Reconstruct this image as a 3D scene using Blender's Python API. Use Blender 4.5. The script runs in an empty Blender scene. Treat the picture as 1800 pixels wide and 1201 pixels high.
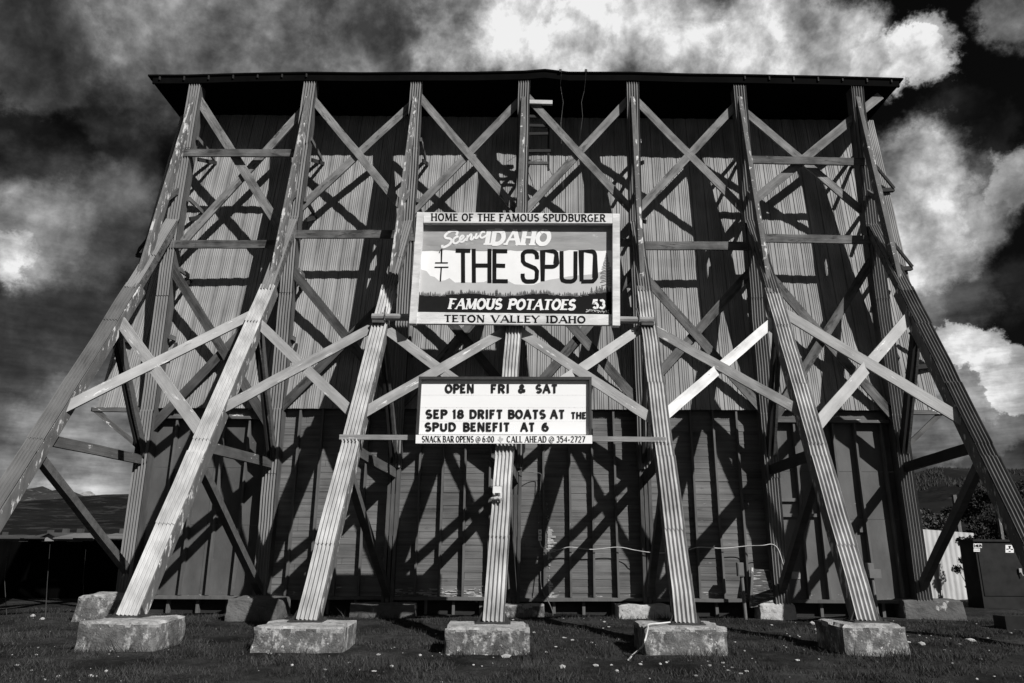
import bpy, bmesh, math, random
import numpy as np
from mathutils import Vector, Matrix, noise
random.seed(7)
rng = np.random.default_rng(11)
scene = bpy.context.scene
col = scene.collection

# ------------------------------------------------------------------ camera
H = 1.5; F = 1264.7; PIT = math.radians(15.35); ROLL = 0.0064
RGT = Vector((1, 0, 0)); FWD = Vector((0, math.cos(PIT), math.sin(PIT))); UPV = Vector((0, -math.sin(PIT), math.cos(PIT)))
CX = RGT * math.cos(ROLL) + UPV * math.sin(ROLL); CY = UPV * math.cos(ROLL) - RGT * math.sin(ROLL)
EYE = Vector((0, 0, H))
cd = bpy.data.cameras.new('camera'); cam = bpy.data.objects.new('camera', cd); col.objects.link(cam)
cd.sensor_width = 36; cd.lens = 36 * F / 1800; cd.clip_start = 0.1; cd.clip_end = 30000
M = Matrix.Identity(4)
for k, v in enumerate((CX, CY, -FWD)):
    for r in range(3): M[r][k] = v[r]
M.translation = EYE
cam.matrix_world = M; scene.camera = cam

def ray(px, py): return (FWD * F + CX * (px - 900) - CY * (py - 600.5)).normalized()
def at(px, py, Y):
    d = ray(px, py); return EYE + d * (Y / d.y)
def ground(px, py, z=0):
    d = ray(px, py); return EYE + d * ((z - H) / d.z)
def rowof(P):
    q = Vector(P) - EYE; return 600.5 - F * q.dot(CY) / q.dot(FWD)
def colof(P):
    q = Vector(P) - EYE; return 900 + F * q.dot(CX) / q.dot(FWD)

# ------------------------------------------------------------------ light
SUN = Vector((0.90, -1.0, 1.10)).normalized()          # towards the sun
sd = bpy.data.lights.new('sun', 'SUN'); sd.energy = 5.0; sd.angle = math.radians(0.5); sd.color = (1, .985, .965)
so = bpy.data.objects.new('sun', sd); col.objects.link(so); so.location = (10, -15, 20)
so.rotation_euler = SUN.to_track_quat('Z', 'Y').to_euler()
scene.view_settings.view_transform = 'Standard'; scene.view_settings.look = 'None'
scene.view_settings.exposure = 0.22; scene.view_settings.gamma = 1

class G:
    """small node-building helper"""
    def __init__(s, nt): s.nt = nt
    def n(s, t, **k):
        x = s.nt.nodes.new(t)
        for a, b in k.items(): setattr(x, a, b)
        return x
    def put(s, sock, v):
        if isinstance(v, bpy.types.NodeSocket): s.nt.links.new(v, sock)
        elif isinstance(v, (int, float)) and sock.type in ('RGBA',): sock.default_value = (v, v, v, 1)
        else: sock.default_value = v
    def m(s, op, a, b=None, c=None, clamp=False):
        x = s.n('ShaderNodeMath', operation=op, use_clamp=clamp); s.put(x.inputs[0], a)
        if b is not None: s.put(x.inputs[1], b)
        if c is not None: s.put(x.inputs[2], c)
        return x.outputs[0]
    def vm(s, op, a, b=None, out=0):
        x = s.n('ShaderNodeVectorMath', operation=op); s.put(x.inputs[0], a)
        if b is not None: s.put(x.inputs[1], b)
        return x.outputs[out]
    def noise(s, vec, scale, detail=4, rough=.5, dist=0, col=False):
        x = s.n('ShaderNodeTexNoise'); s.put(x.inputs['Vector'], vec); x.inputs['Scale'].default_value = scale
        x.inputs['Detail'].default_value = detail; x.inputs['Roughness'].default_value = rough; x.inputs['Distortion'].default_value = dist
        return x.outputs['Color' if col else 'Fac']
    def ramp(s, v, a, b, lo=0, hi=1, smooth=True):
        x = s.n('ShaderNodeMapRange', interpolation_type='SMOOTHSTEP' if smooth else 'LINEAR')
        s.put(x.inputs[0], v); s.put(x.inputs[1], a); s.put(x.inputs[2], b); s.put(x.inputs[3], lo); s.put(x.inputs[4], hi)
        return x.outputs[0]
    def mix(s, f, a, b):
        return s.m('ADD', s.m('MULTIPLY', a, s.m('SUBTRACT', 1, f)), s.m('MULTIPLY', b, f))

# sky: Nishita sky, greyed, with broken cloud over it (all by direction, at infinity)
world = bpy.data.worlds.new('World'); scene.world = world; world.use_nodes = True
nt = world.node_tree; nt.nodes.clear(); g = G(nt)
SKY = [  # (px, py, radius px, brightness, hardness 0..1) of cloud masses, in the direction they stand
    (300, 50, 190, .44, .2), (90, 75, 95, .30, .6), (30, 190, 60, .12, .3), (430, 60, 190, .42, .2), (640, 40, 200, .46, .3), (560, 90, 120, .36, .2), (800, 70, 120, .62, .3), (900, 60, 130, .80, .25), (1010, 75, 130, .90, .3),
    (1150, 40, 120, .72, .3), (1210, 100, 90, .70, .4), (1330, 70, 110, .82, .4), (1440, 80, 85, .78, .5), (1530, 118, 42, .70, .5), (1605, 105, 50, .74, .7), (1625, 70, 40, .55, .6), (1795, 35, 60, .42, .5),
    (1595, 320, 95, .76, .4), (1610, 420, 105, .80, .4), (1690, 385, 70, .56, .3), (1775, 315, 50, .54, .5), (1690, 310, 55, .30, .3), (1740, 230, 50, .15, .2), (1660, 200, 50, .14, .2), (900, 330, 260, .40, .2), (620, 520, 220, .3, .2), (1200, 600, 240, .4, .3), (1600, 500, 100, .46, .3), (1680, 495, 70, .34, .2), (1690, 592, 46, .82, .85), (1735, 600, 42, .80, .85), (1700, 640, 70, .54, .7),
    (1785, 655, 48, .80, .85), (1760, 710, 70, .44, .6), (1680, 700, 80, .42, .4), (1620, 765, 70, .46, .4), (1720, 790, 90, .26, .3), (1800, 500, 60, .16, .3),
    (40, 400, 120, .55, .3), (12, 436, 60, .80, .4), (150, 410, 130, .34, .3), (210, 350, 90, .30, .2), (220, 190, 80, .20, .3), (60, 330, 120, .27, .2), (240, 260, 60, .17, .3),
    (60, 540, 170, .22, .2), (150, 620, 150, .25, .2), (60, 690, 120, .24, .3), (150, 760, 130, .44, .3), (40, 790, 120, .38, .3), (190, 845, 130, .56, .3), (60, 850, 120, .46, .3), (1650, 840, 110, .30, .3), (225, 700, 60, .36, .3),
]
tc = g.n('ShaderNodeTexCoord'); dirv = tc.outputs['Generated']
w0 = g.vm('SUBTRACT', g.noise(dirv, 5, 3, .5, col=True), (.5, .5, .5))
w1 = g.vm('SUBTRACT', g.noise(dirv, 15, 7, .66, col=True), (.5, .5, .5))
def scl(v, k):
    x = g.n('ShaderNodeVectorMath', operation='SCALE'); g.put(x.inputs[0], v); x.inputs['Scale'].default_value = k; return x.outputs[0]
wd = g.vm('NORMALIZE', g.vm('ADD', g.vm('ADD', dirv, scl(w0, .10)), scl(w1, .10)))
tot = None
for px, py, r, a, h in SKY:
    d = ray(px, py); rad = r / F * 1.10
    dist = g.vm('DISTANCE', wd, tuple(d), out=1)
    v = g.ramp(dist, rad * 1.06, rad * h ** .75 * .92, 0, a)
    tot = v if tot is None else g.m('ADD', g.m('MAXIMUM', tot, v), g.m('MULTIPLY', g.m('MINIMUM', tot, v), .12))
big = g.noise(dirv, 3.2, 5, .55)
fine = g.noise(g.vm('ADD', dirv, scl(w0, .06)), 11, 8, .60); fine2 = g.noise(dirv, 30, 6, .6)
sep = g.n('ShaderNodeSeparateXYZ'); g.put(sep.inputs[0], dirv)
streak = g.noise(g.vm('MULTIPLY', dirv, (2.2, 2.2, 13.0)), 3.0, 6, .6)
low = g.ramp(sep.outputs[2], .50, .12)                      # flat banks towards the horizon, heaped clouds higher up
tex = g.m('ADD', g.m('MULTIPLY', g.m('MULTIPLY', g.ramp(fine, .33, .68, .52, 1.28, False), g.ramp(fine2, .3, .7, .84, 1.14, False)), g.m('SUBTRACT', 1, g.m('MULTIPLY', low, .5))), g.m('MULTIPLY', g.m('MULTIPLY', low, .5), g.ramp(streak, .3, .7, .45, 1.5, False)))
tot = g.m('MULTIPLY', tot, tex)
# unseen broken cloud over the rest of the sky, brightened to fill shadows
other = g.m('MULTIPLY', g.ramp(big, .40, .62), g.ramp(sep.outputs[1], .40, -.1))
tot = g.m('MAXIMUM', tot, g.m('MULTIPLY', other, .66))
tot = g.m('ADD', tot, g.m('MULTIPLY', g.ramp(fine, .45, .75), .05))
tot = g.m('MAXIMUM', g.m('MINIMUM', tot, .95), 0.045)
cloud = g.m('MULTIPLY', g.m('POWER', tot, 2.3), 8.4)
sky = g.n('ShaderNodeTexSky', sky_type='NISHITA'); sky.sun_disc = False
sky.sun_elevation = math.asin(SUN.z); sky.sun_rotation = math.atan2(SUN.x, SUN.y)
bw = g.n('ShaderNodeRGBToBW'); g.put(bw.inputs[0], sky.outputs[0])
clear = g.m('MULTIPLY', bw.outputs[0], .012)
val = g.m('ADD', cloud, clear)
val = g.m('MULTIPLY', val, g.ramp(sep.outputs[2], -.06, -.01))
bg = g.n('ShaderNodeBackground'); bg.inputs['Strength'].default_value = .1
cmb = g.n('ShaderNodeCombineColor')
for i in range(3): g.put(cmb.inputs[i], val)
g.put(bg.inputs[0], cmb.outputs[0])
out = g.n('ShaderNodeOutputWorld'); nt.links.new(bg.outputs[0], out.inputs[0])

# ------------------------------------------------------------------ materials (a black-and-white place)
MATS = {}
def mat(name, c, var=.25, scale=5, stretch=(1, 1, 1), rough=.75, bump=.15, bscale=30, bstretch=None, flakes=(), spec=.3, metal=0, clus=.3, cscale=1.7):
    m = bpy.data.materials.new(name); m.use_nodes = True; nt = m.node_tree; nt.nodes.clear(); g = G(nt)
    tc = g.n('ShaderNodeTexCoord'); oi = g.n('ShaderNodeObjectInfo')
    off = g.n('ShaderNodeCombineXYZ')
    g.put(off.inputs[0], g.m('MULTIPLY', oi.outputs['Random'], 37.0)); g.put(off.inputs[1], g.m('MULTIPLY', oi.outputs['Random'], 91.0)); off.inputs[2].default_value = 0
    P = g.vm('ADD', tc.outputs['Object'], off.outputs[0])
    Ps = g.vm('MULTIPLY', P, stretch)
    n1 = g.noise(Ps, scale, 6, .62)
    n2 = g.noise(P, scale * .28, 3, .5)
    n3 = g.noise(g.vm('ADD', P, (13.0, 5.0, 2.0)), cscale, 3, .6)
    f = g.m('ADD', g.ramp(n1, .25, .75, 1 - var, 1 + var, False), g.ramp(n2, .3, .7, -var * .6, var * .6, False))
    v = g.m('MULTIPLY', f, c)
    for fl in flakes:   # (colour, threshold, scale, stretch, softness[, zmax])
        fc, th, fs, fst, soft = fl[:5]
        nf = g.m('ADD', g.noise(g.vm('MULTIPLY', P, fst), fs, 7, .68), g.m('MULTIPLY', g.m('SUBTRACT', n3, .5), clus))
        if len(fl) > 5:
            sp = g.n('ShaderNodeSeparateXYZ'); g.put(sp.inputs[0], tc.outputs['Object'])
            nf = g.m('ADD', nf, g.ramp(sp.outputs[2], fl[5], fl[5] + fl[6], 0, -.4))
        v = g.mix(g.ramp(nf, th, th + soft), v, fc)
    cc = g.n('ShaderNodeCombineColor')
    for i in range(3): g.put(cc.inputs[i], v)
    b = g.n('ShaderNodeBsdfPrincipled'); g.put(b.inputs['Base Color'], cc.outputs[0])
    g.put(b.inputs['Roughness'], g.ramp(n1, .2, .8, max(.05, rough - .12), min(1, rough + .12))); b.inputs['Specular IOR Level'].default_value = spec; b.inputs['Metallic'].default_value = metal
    if bump:
        nb = g.noise(g.vm('MULTIPLY', P, bstretch or stretch), bscale, 5, .65)
        bp = g.n('ShaderNodeBump'); bp.inputs['Strength'].default_value = bump; bp.inputs['Distance'].default_value = .02
        g.put(bp.inputs['Height'], nb); g.put(b.inputs['Normal'], bp.outputs[0])
    o = g.n('ShaderNodeOutputMaterial'); nt.links.new(b.outputs[0], o.inputs[0])
    MATS[name] = m; return m

mat('screen_tin', .225, .34, 4, (1, 1, .10), .6, .1, 20, flakes=[(.42, .735, 9, (1, 1, .25), .02), (.05, .70, 3, (1, 1, .12), .15)], spec=.25)
mat('cladding_tin', .345, .42, 5, (1, 1, .3), .6, .2, 14, flakes=[(.55, .72, 12, (1, 1, .3), .03), (.07, .64, 4, (1, 1, .35), .16)], spec=.3)
mat('cladding_dull', .095, .4, 4, (1, 1, .3), .6, .12, 12, flakes=[(.45, .73, 10, (1, 1, .3), .02), (.06, .66, 5, (1, 1, .2), .12)], spec=.25)
mat('strut_wood', .075, .4, 9, (.12, 1, 1), .8, .4, 40, (.08, 1, 1), flakes=[(.42, .60, 10, (.3, 1, 1), .05)])
mat('leg_wood', .11, .35, 8, (1, 1, .2), .8, .4, 40, (1, 1, .15), flakes=[(.55, .57, 13, (1, 1, .3), .06)], clus=.5)
mat('leg_peeled', .14, .35, 8, (1, 1, .2), .8, .4, 40, (1, 1, .15), flakes=[(.50, .55, 13, (1, 1, .22), .08)], clus=.55)
mat('column_tin', .175, .2, 4, (1, 1, .3), .6, .12, 12, flakes=[(.45, .74, 10, (1, 1, .3), .02), (.05, .68, 5, (1, 1, .2), .12)], spec=.3)
mat('bare_plank', .075, .35, 9, (1, 1, .12), .8, .4, 40, (1, 1, .1))
mat('brace_wood', .095, .75, 9, (.09, 1, 1), .8, .6, 50, (.07, 1, 1), flakes=[(.03, .55, 7, (.3, 1, 1), .12), (.30, .71, 11, (.25, 1, 1), .04)])
mat('brace_grey', .175, .6, 9, (.09, 1, 1), .8, .6, 50, (.07, 1, 1), flakes=[(.06, .56, 7, (.3, 1, 1), .12), (.36, .70, 11, (.25, 1, 1), .04)])
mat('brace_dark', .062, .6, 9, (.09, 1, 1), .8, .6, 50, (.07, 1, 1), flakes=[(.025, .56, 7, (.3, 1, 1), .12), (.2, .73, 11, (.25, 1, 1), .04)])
mat('brace_paint', .335, .26, 7, (.14, 1, 1), .65, .35, 40, (.08, 1, 1), flakes=[(.10, .64, 10, (.2, 1, 1), .12), (.62, .64, 15, (.2, 1, 1), .03)])
mat('brace_worn', .24, .4, 9, (.1, 1, 1), .75, .4, 40, (.08, 1, 1), flakes=[(.6, .63, 16, (.12, 1, 1), .05)])
mat('brace_white', .58, .3, 9, (.14, 1, 1), .7, .3, 40, (.1, 1, 1), flakes=[(.10, .64, 13, (.4, 1, 1), .06)])
mat('lap_boards', .125, .5, 4, (.12, 1, 3.5), .8, .35, 45, (.06, 1, 1.2), flakes=[(.025, .60, 3, (.5, 1, 1.5), .2), (.42, .565, 7, (.3, 1, 2.6), .03, .25, .8), (.30, .70, 6, (.25, 1, 3), .03)])
mat('plywood', .105, .3, 2.5, (1, 1, .5), .75, .15, 30, flakes=[(.24, .70, 9, (.6, 1, 1.2), .02), (.40, .60, 7, (.5, 1, 1.5), .04, .25, .8)])
mat('plywood_dark', .078, .3, 2.5, (1, 1, .5), .75, .15, 30, flakes=[(.26, .70, 9, (.6, 1, 1.2), .02), (.36, .60, 7, (.5, 1, 1.5), .04, .25, .8)])
mat('batten_paint', .10, .3, 8, (1, 1, .1), .8, .3, 40, (1, 1, .1), flakes=[(.36, .70, 8, (1, 1, .3), .03)])
mat('tar', .004, .3, 6, (1, 1, 1), .95, .2, 30, spec=.02)
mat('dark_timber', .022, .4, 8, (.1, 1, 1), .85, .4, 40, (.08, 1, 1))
mat('bracket_wood', .10, .4, 10, (.12, 1, 1), .8, .4, 40, (.1, 1, 1), flakes=[(.6, .62, 10, (.3, 1, 1), .03)])
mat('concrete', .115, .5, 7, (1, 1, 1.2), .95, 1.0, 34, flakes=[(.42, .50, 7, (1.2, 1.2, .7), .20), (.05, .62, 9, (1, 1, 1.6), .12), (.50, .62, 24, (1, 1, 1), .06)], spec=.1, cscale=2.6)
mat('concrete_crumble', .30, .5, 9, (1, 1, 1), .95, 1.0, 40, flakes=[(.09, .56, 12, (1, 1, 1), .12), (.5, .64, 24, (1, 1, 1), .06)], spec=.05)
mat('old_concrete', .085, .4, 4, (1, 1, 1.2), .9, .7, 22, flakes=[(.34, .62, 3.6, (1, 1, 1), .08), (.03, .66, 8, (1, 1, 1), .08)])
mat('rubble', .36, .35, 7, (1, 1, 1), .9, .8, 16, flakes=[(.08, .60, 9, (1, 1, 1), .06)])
mat('iron', .03, .3, 8, (1, 1, 1), .6, .2, 30, spec=.4)
mat('sign_white', .80, .05, 3, (1, 1, 1), .6, .05, 20, flakes=[(.62, .73, 8, (1, 1, 1), .05)])
mat('sign_rail', .62, .3, 5, (.4, 1, 1.8), .7, .25, 30, (.3, 1, 1.5), flakes=[(.24, .66, 9, (.3, 1, 1.6), .06), (.66, .68, 12, (.5, 1, 1.5), .03)])
mat('sign_grey', .29, .3, 3, (.4, 1, 2), .7, .1, 20, flakes=[(.42, .60, 7, (.5, 1, 1.6), .05)])
mat('sign_pale', .47, .08, 4, (1, 1, 1), .7, .05, 20)
mat('sign_black', .012, .3, 5, (1, 1, 1), .8, .05, 20, spec=.08)
mat('sign_shade', .10, .2, 5, (1, 1, 1), .7, .05, 20)
mat('paint_white', .78, .06, 6, (1, 1, 1), .6, .05, 20, flakes=[(.20, .735, 22, (1, 1, 1), .02)])
mat('paint_black', .010, .4, 9, (1, 1, 1), .8, .05, 20, flakes=[(.30, .74, 26, (1, 1, 1), .03)], spec=.06)
mat('letter_black', .011, .2, 9, (1, 1, 1), .4, .0, 20)
mat('sign_panel_white', .82, .025, 2, (.3, 1, 1.5), .45, .0, 20)
mat('cable_white', .50, .2, 8, (1, 1, 1), .6, .0, 20)
mat('grass_blade', .036, .6, 2.2, (1, 1, 1), .8, 0, 20, flakes=[(.13, .56, 30, (1, 1, .2), .2), (.028, .55, 1.6, (1, 1, 1), .2)], spec=.15)
mat('stone', .36, .3, 9, (1, 1, 1), .85, .5, 24)
mat('fence_black', .0025, .5, 4, (1, 1, .2), .95, .2, 20, spec=.0)
mat('fence_tin', .42, .2, 4, (1, 1, .25), .5, .1, 20, flakes=[(.12, .66, 5, (1, 1, .3), .1)], spec=.4)
mat('cabinet_paint', .011, .15, 4, (1, 1, 1), .55, .03, 30)
mat('box_grey', .13, .15, 6, (1, 1, 1), .6, .05, 30)
mat('lamp_metal', .40, .2, 9, (1, 1, 1), .4, .05, 30, spec=.5)
mat('lamp_glass', .75, .05, 9, (1, 1, 1), .12, 0, 30, spec=.6)
mat('bark', .05, .4, 8, (1, 1, .3), .9, .4, 20)
mat('leaf_grey', .055, .5, 1.4, (1, 1, 1), .7, 0, 20)
mat('leaf_dark', .016, .5, 1.4, (1, 1, 1), .7, 0, 20)
mat('stem_pale', .10, .4, 8, (1, 1, 1), .8, 0, 20)
mat('house_wall', .05, .5, .3, (1, 1, 1), .8, 0, 20)
mat('house_pale', .22, .15, .3, (1, 1, 1), .8, 0, 20)
mat('house_roof', .045, .3, .3, (1, 1, 1), .8, 0, 20)
mat('house_roof_pale', .12, .2, .3, (1, 1, 1), .7, 0, 20)
mat('window_dark', .01, .1, 3, (1, 1, 1), .2, 0, 20)

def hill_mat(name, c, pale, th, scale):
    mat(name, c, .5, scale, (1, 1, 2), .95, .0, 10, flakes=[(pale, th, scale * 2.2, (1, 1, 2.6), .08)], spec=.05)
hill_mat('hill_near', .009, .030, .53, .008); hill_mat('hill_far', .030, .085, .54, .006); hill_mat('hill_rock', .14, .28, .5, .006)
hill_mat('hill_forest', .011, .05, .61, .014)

# ground: packed soil and short turf
m = bpy.data.materials.new('turf_soil'); m.use_nodes = True; nt = m.node_tree; nt.nodes.clear(); g = G(nt)
tc = g.n('ShaderNodeTexCoord'); P = tc.outputs['Object']
n1 = g.noise(P, .8, 6, .6); n2 = g.noise(P, 7, 6, .7); n3 = g.noise(P, 38, 4, .7)
v = g.m('MULTIPLY', g.ramp(n1, .35, .65, .3, 1.7, False), g.ramp(n2, .25, .75, .35, 1.7, False)); v = g.m('MULTIPLY', v, g.ramp(n3, .3, .7, .5, 1.5, False)); v = g.m('MULTIPLY', v, .024)
v = g.mix(g.ramp(n3, .73, .78), v, .16)
cc = g.n('ShaderNodeCombineColor')
for i in range(3): g.put(cc.inputs[i], v)
b = g.n('ShaderNodeBsdfPrincipled'); g.put(b.inputs['Base Color'], cc.outputs[0]); b.inputs['Roughness'].default_value = .95; b.inputs['Specular IOR Level'].default_value = .1
bp = g.n('ShaderNodeBump'); bp.inputs['Strength'].default_value = .8; bp.inputs['Distance'].default_value = .05; g.put(bp.inputs['Height'], g.m('ADD', n2, n3)); g.put(b.inputs['Normal'], bp.outputs[0])
o = g.n('ShaderNodeOutputMaterial'); nt.links.new(b.outputs[0], o.inputs[0]); MATS['turf_soil'] = m

# ------------------------------------------------------------------ object helpers
def mesh_obj(name, verts, faces, material, parent=None, loc=None, smooth=False):
    """verts in world space (loc = the object's origin)"""
    loc = Vector(loc) if loc is not None else (parent.matrix_world.translation.copy() if parent is not None else Vector((0, 0, 0)))
    me = bpy.data.meshes.new(name)
    me.from_pydata([tuple(Vector(v) - loc) for v in verts], [], faces); me.materials.append(MATS[material])
    if smooth: me.polygons.foreach_set('use_smooth', [True] * len(me.polygons))
    me.update()
    o = bpy.data.objects.new(name, me); col.objects.link(o); o.matrix_world = Matrix.Translation(loc)
    if parent is not None:
        o.parent = parent; o.matrix_parent_inverse = Matrix.Identity(4); o.location = loc - ORIG.get(parent.name, Vector((0, 0, 0))); ORIG[o.name] = loc
    else: ORIG[o.name] = loc
    return o
ORIG = {}
def thing(name, label, cat, loc, group=None):
    o = bpy.data.objects.new(name, None); col.objects.link(o); o.location = loc; o.matrix_world = Matrix.Translation(loc); o.empty_display_size = .3
    ORIG[o.name] = Vector(loc); o['label'] = label; o['category'] = cat
    if group: o['group'] = group
    return o
def tag(o, label, cat, group=None):
    o['label'] = label; o['category'] = cat
    if group: o['group'] = group
    return o

class MB:
    def __init__(s): s.v = []; s.f = []
    def quad(s, a, b, c, d):
        n = len(s.v); s.v += [Vector(a), Vector(b), Vector(c), Vector(d)]; s.f.append((n, n + 1, n + 2, n + 3))
    def poly(s, pts):
        n = len(s.v); s.v += [Vector(p) for p in pts]; s.f.append(tuple(range(n, n + len(pts))))
    def box(s, lo, hi, jit=0):
        n = len(s.v); (x0, y0, z0), (x1, y1, z1) = lo, hi
        for x, y, z in ((x0, y0, z0), (x1, y0, z0), (x1, y1, z0), (x0, y1, z0), (x0, y0, z1), (x1, y0, z1), (x1, y1, z1), (x0, y1, z1)):
            s.v.append(Vector((x + random.uniform(-jit, jit), y + random.uniform(-jit, jit), z + random.uniform(-jit, jit))))
        for f in ((0, 1, 5, 4), (1, 2, 6, 5), (2, 3, 7, 6), (3, 0, 4, 7), (4, 5, 6, 7), (3, 2, 1, 0)): s.f.append(tuple(n + i for i in f))
    def bar(s, p0, p1, w, t, nrm=(0, -1, 0), segs=1, jit=0):
        p0, p1 = Vector(p0), Vector(p1); x = (p1 - p0).normalized(); nn = Vector(nrm); nn = (nn - x * nn.dot(x)).normalized(); y = nn.cross(x)
        rings = []
        for i in range(segs + 1):
            c = p0.lerp(p1, i / segs)
            if jit and 0 < i < segs: c = c + y * random.uniform(-jit, jit) + nn * random.uniform(-jit, jit)
            n = len(s.v); s.v += [c + y * a * w / 2 + nn * b * t / 2 for a, b in ((-1, 1), (1, 1), (1, -1), (-1, -1))]; rings.append(n)
        for a, b in zip(rings, rings[1:]):
            for k in range(4): s.f.append((a + k, b + k, b + (k + 1) % 4, a + (k + 1) % 4)[::-1])
        s.f.append(tuple(rings[0] + k for k in range(4))); s.f.append(tuple(rings[-1] + k for k in (3, 2, 1, 0)))
    def tube(s, pts, r, n=6):
        pts = [Vector(p) for p in pts]; rings = []
        for i, p in enumerate(pts):
            t = (pts[min(i + 1, len(pts) - 1)] - pts[max(i - 1, 0)]).normalized()
            a = Vector((0, 0, 1)) if abs(t.z) < .9 else Vector((1, 0, 0)); u = t.cross(a).normalized(); w = t.cross(u)
            rr = r[i] if isinstance(r, (list, tuple)) else r
            k = len(s.v); s.v += [p + (u * math.cos(6.2832 * j / n) + w * math.sin(6.2832 * j / n)) * rr for j in range(n)]; rings.append(k)
        for a, b in zip(rings, rings[1:]):
            for j in range(n): s.f.append((a + j, a + (j + 1) % n, b + (j + 1) % n, b + j))
        s.f.append(tuple(rings[0] + j for j in range(n))[::-1]); s.f.append(tuple(rings[-1] + j for j in range(n)))
    def build(s, name, material, parent=None, loc=None, smooth=False): return mesh_obj(name, s.v, s.f, material, parent, loc, smooth)

def beam(name, p0, p1, w, t, material, parent, nrm=(0, -1, 0), segs=6, jit=.006):
    """a board with its own local axes (x along the grain)"""
    p0, p1 = Vector(p0), Vector(p1); L = (p1 - p0).length
    x = (p1 - p0).normalized(); nn = Vector(nrm); nn = (nn - x * nn.dot(x)).normalized(); y = nn.cross(x)
    b = MB(); b.bar((0, 0, 0), (L, 0, 0), w, t, (0, 0, 1), segs, jit)
    me = bpy.data.meshes.new(name); me.from_pydata([tuple(v) for v in b.v], [], b.f); me.materials.append(MATS[material]); me.update()
    o = bpy.data.objects.new(name, me); col.objects.link(o)
    base = ORIG.get(parent.name, Vector((0, 0, 0))) if parent else Vector((0, 0, 0))
    R = Matrix((x, y, nn)).transposed().to_4x4(); R.translation = p0 - base
    if parent: o.parent = parent
    o.matrix_local = R; ORIG[o.name] = p0
    return o

# ------------------------------------------------------------------ ground
N = 140
xs = np.concatenate([np.linspace(-6000, -60, 8), np.linspace(-40, -13, 8), np.linspace(-12.5, 13.5, N), np.linspace(16, 40, 8), np.linspace(60, 6000, 8)])
ys = np.concatenate([np.linspace(-400, 2, 5), np.linspace(6, 17.5, 80), np.linspace(19, 40, 8), np.linspace(60, 9000, 8)])
V = []; Fc = []
def gz(x, y):
    if not (-14 < x < 15 and 5 < y < 18): return 0.0
    return .05 * noise.noise((x * .5, y * .5, 3)) + .022 * noise.noise((x * 1.9, y * 1.9, 7)) + .01 * noise.noise((x * 6, y * 6, 1))
for y in ys:
    for x in xs: V.append((x, y, gz(x, y)))
nx = len(xs)
for j in range(len(ys) - 1):
    for i in range(nx - 1): Fc.append((j * nx + i, j * nx + i + 1, (j + 1) * nx + i + 1, (j + 1) * nx + i))
gr = mesh_obj('ground', V, Fc, 'turf_soil', smooth=True); gr['kind'] = 'structure'

# ------------------------------------------------------------------ the drive-in screen: frames
YC = 15.45; YF, ZF = 11.05, .37; YK, ZK = 14.45, 6.67
base_px = {1: (222, 1010), 2: (461, 1000), 3: (683, 1000), 4: (904, 1000), 5: (1141, 1000), 6: (1371, 1000), 7: (1619, 1015)}
kb_px = {1: (305, 393), 2: (515, 393), 3: (717, 395), 4: (916, 395), 5: (1118, 397), 6: (1320, 395), 7: (1533, 402)}
top_px = {1: (345, 150), 2: (547, 141), 3: (733, 140), 4: (922, 136), 5: (1112, 144), 6: (1299, 152), 7: (1505, 154)}
foot_px = {2: (225, 1083), 3: (540, 1091), 4: (867, 1094), 5: (1206, 1096), 6: (1525, 1092)}
knee_px = {1: (237, 500), 2: (473, 504), 3: (685, 506), 4: (908, 506), 5: (1132, 506), 6: (1357, 512), 7: (1590, 503)}
COL = {}; RAK = {}
def solve(path, py):
    """point of a polyline (foot first) seen at image row py"""
    best = None
    for a, b in zip(path, path[1:]):
        lo, hi = 0.0, 1.0
        ra, rb = rowof(a), rowof(b)
        if rb <= py <= ra:
            for _ in range(40):
                m_ = (lo + hi) / 2
                if rowof(a.lerp(b, m_)) > py: lo = m_
                else: hi = m_
            return a.lerp(b, lo)
    return path[0].copy() if py > rowof(path[0]) else path[-1].copy()
for i in range(1, 8):
    b0 = at(*base_px[i], YC); k0 = at(*kb_px[i], YC); t0 = at(*top_px[i], YC)
    bot = b0 + (k0 - b0) * ((.16 - b0.z) / (k0.z - b0.z)); bot.y = YC
    COL[i] = [bot, k0, t0]
    kn = at(*knee_px[i], YK); kn.z = ZK + (kn.z - ZK) * .5; kn.x = at(knee_px[i][0], rowof(kn), YK).x
    if i in foot_px:
        ft = at(*foot_px[i], YF)
    else:
        px, py = {1: (27, 838), 7: (1757, 840)}[i]
        p = solve([Vector((0, YF, ZF)), Vector((0, YK, ZK))], py); X = at(px, py, p.y).x
        f = (p.z - ZF) / (ZK - ZF); ft = Vector((kn.x + (X - kn.x) / (1 - f), YF, ZF))
    tp = solve([kn, Vector((t0.x, YC, t0.z))], 176 if i not in (1, 7) else 190)
    tt = solve(COL[i], 172); tt.y = YC - .06
    RAK[i] = [ft, kn, tt]
root = thing('drive_in_screen', 'tall drive-in screen seen from its braced timber back, clad in corrugated metal', 'drive-in screen', (0.2, 15.5, 0))

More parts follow.
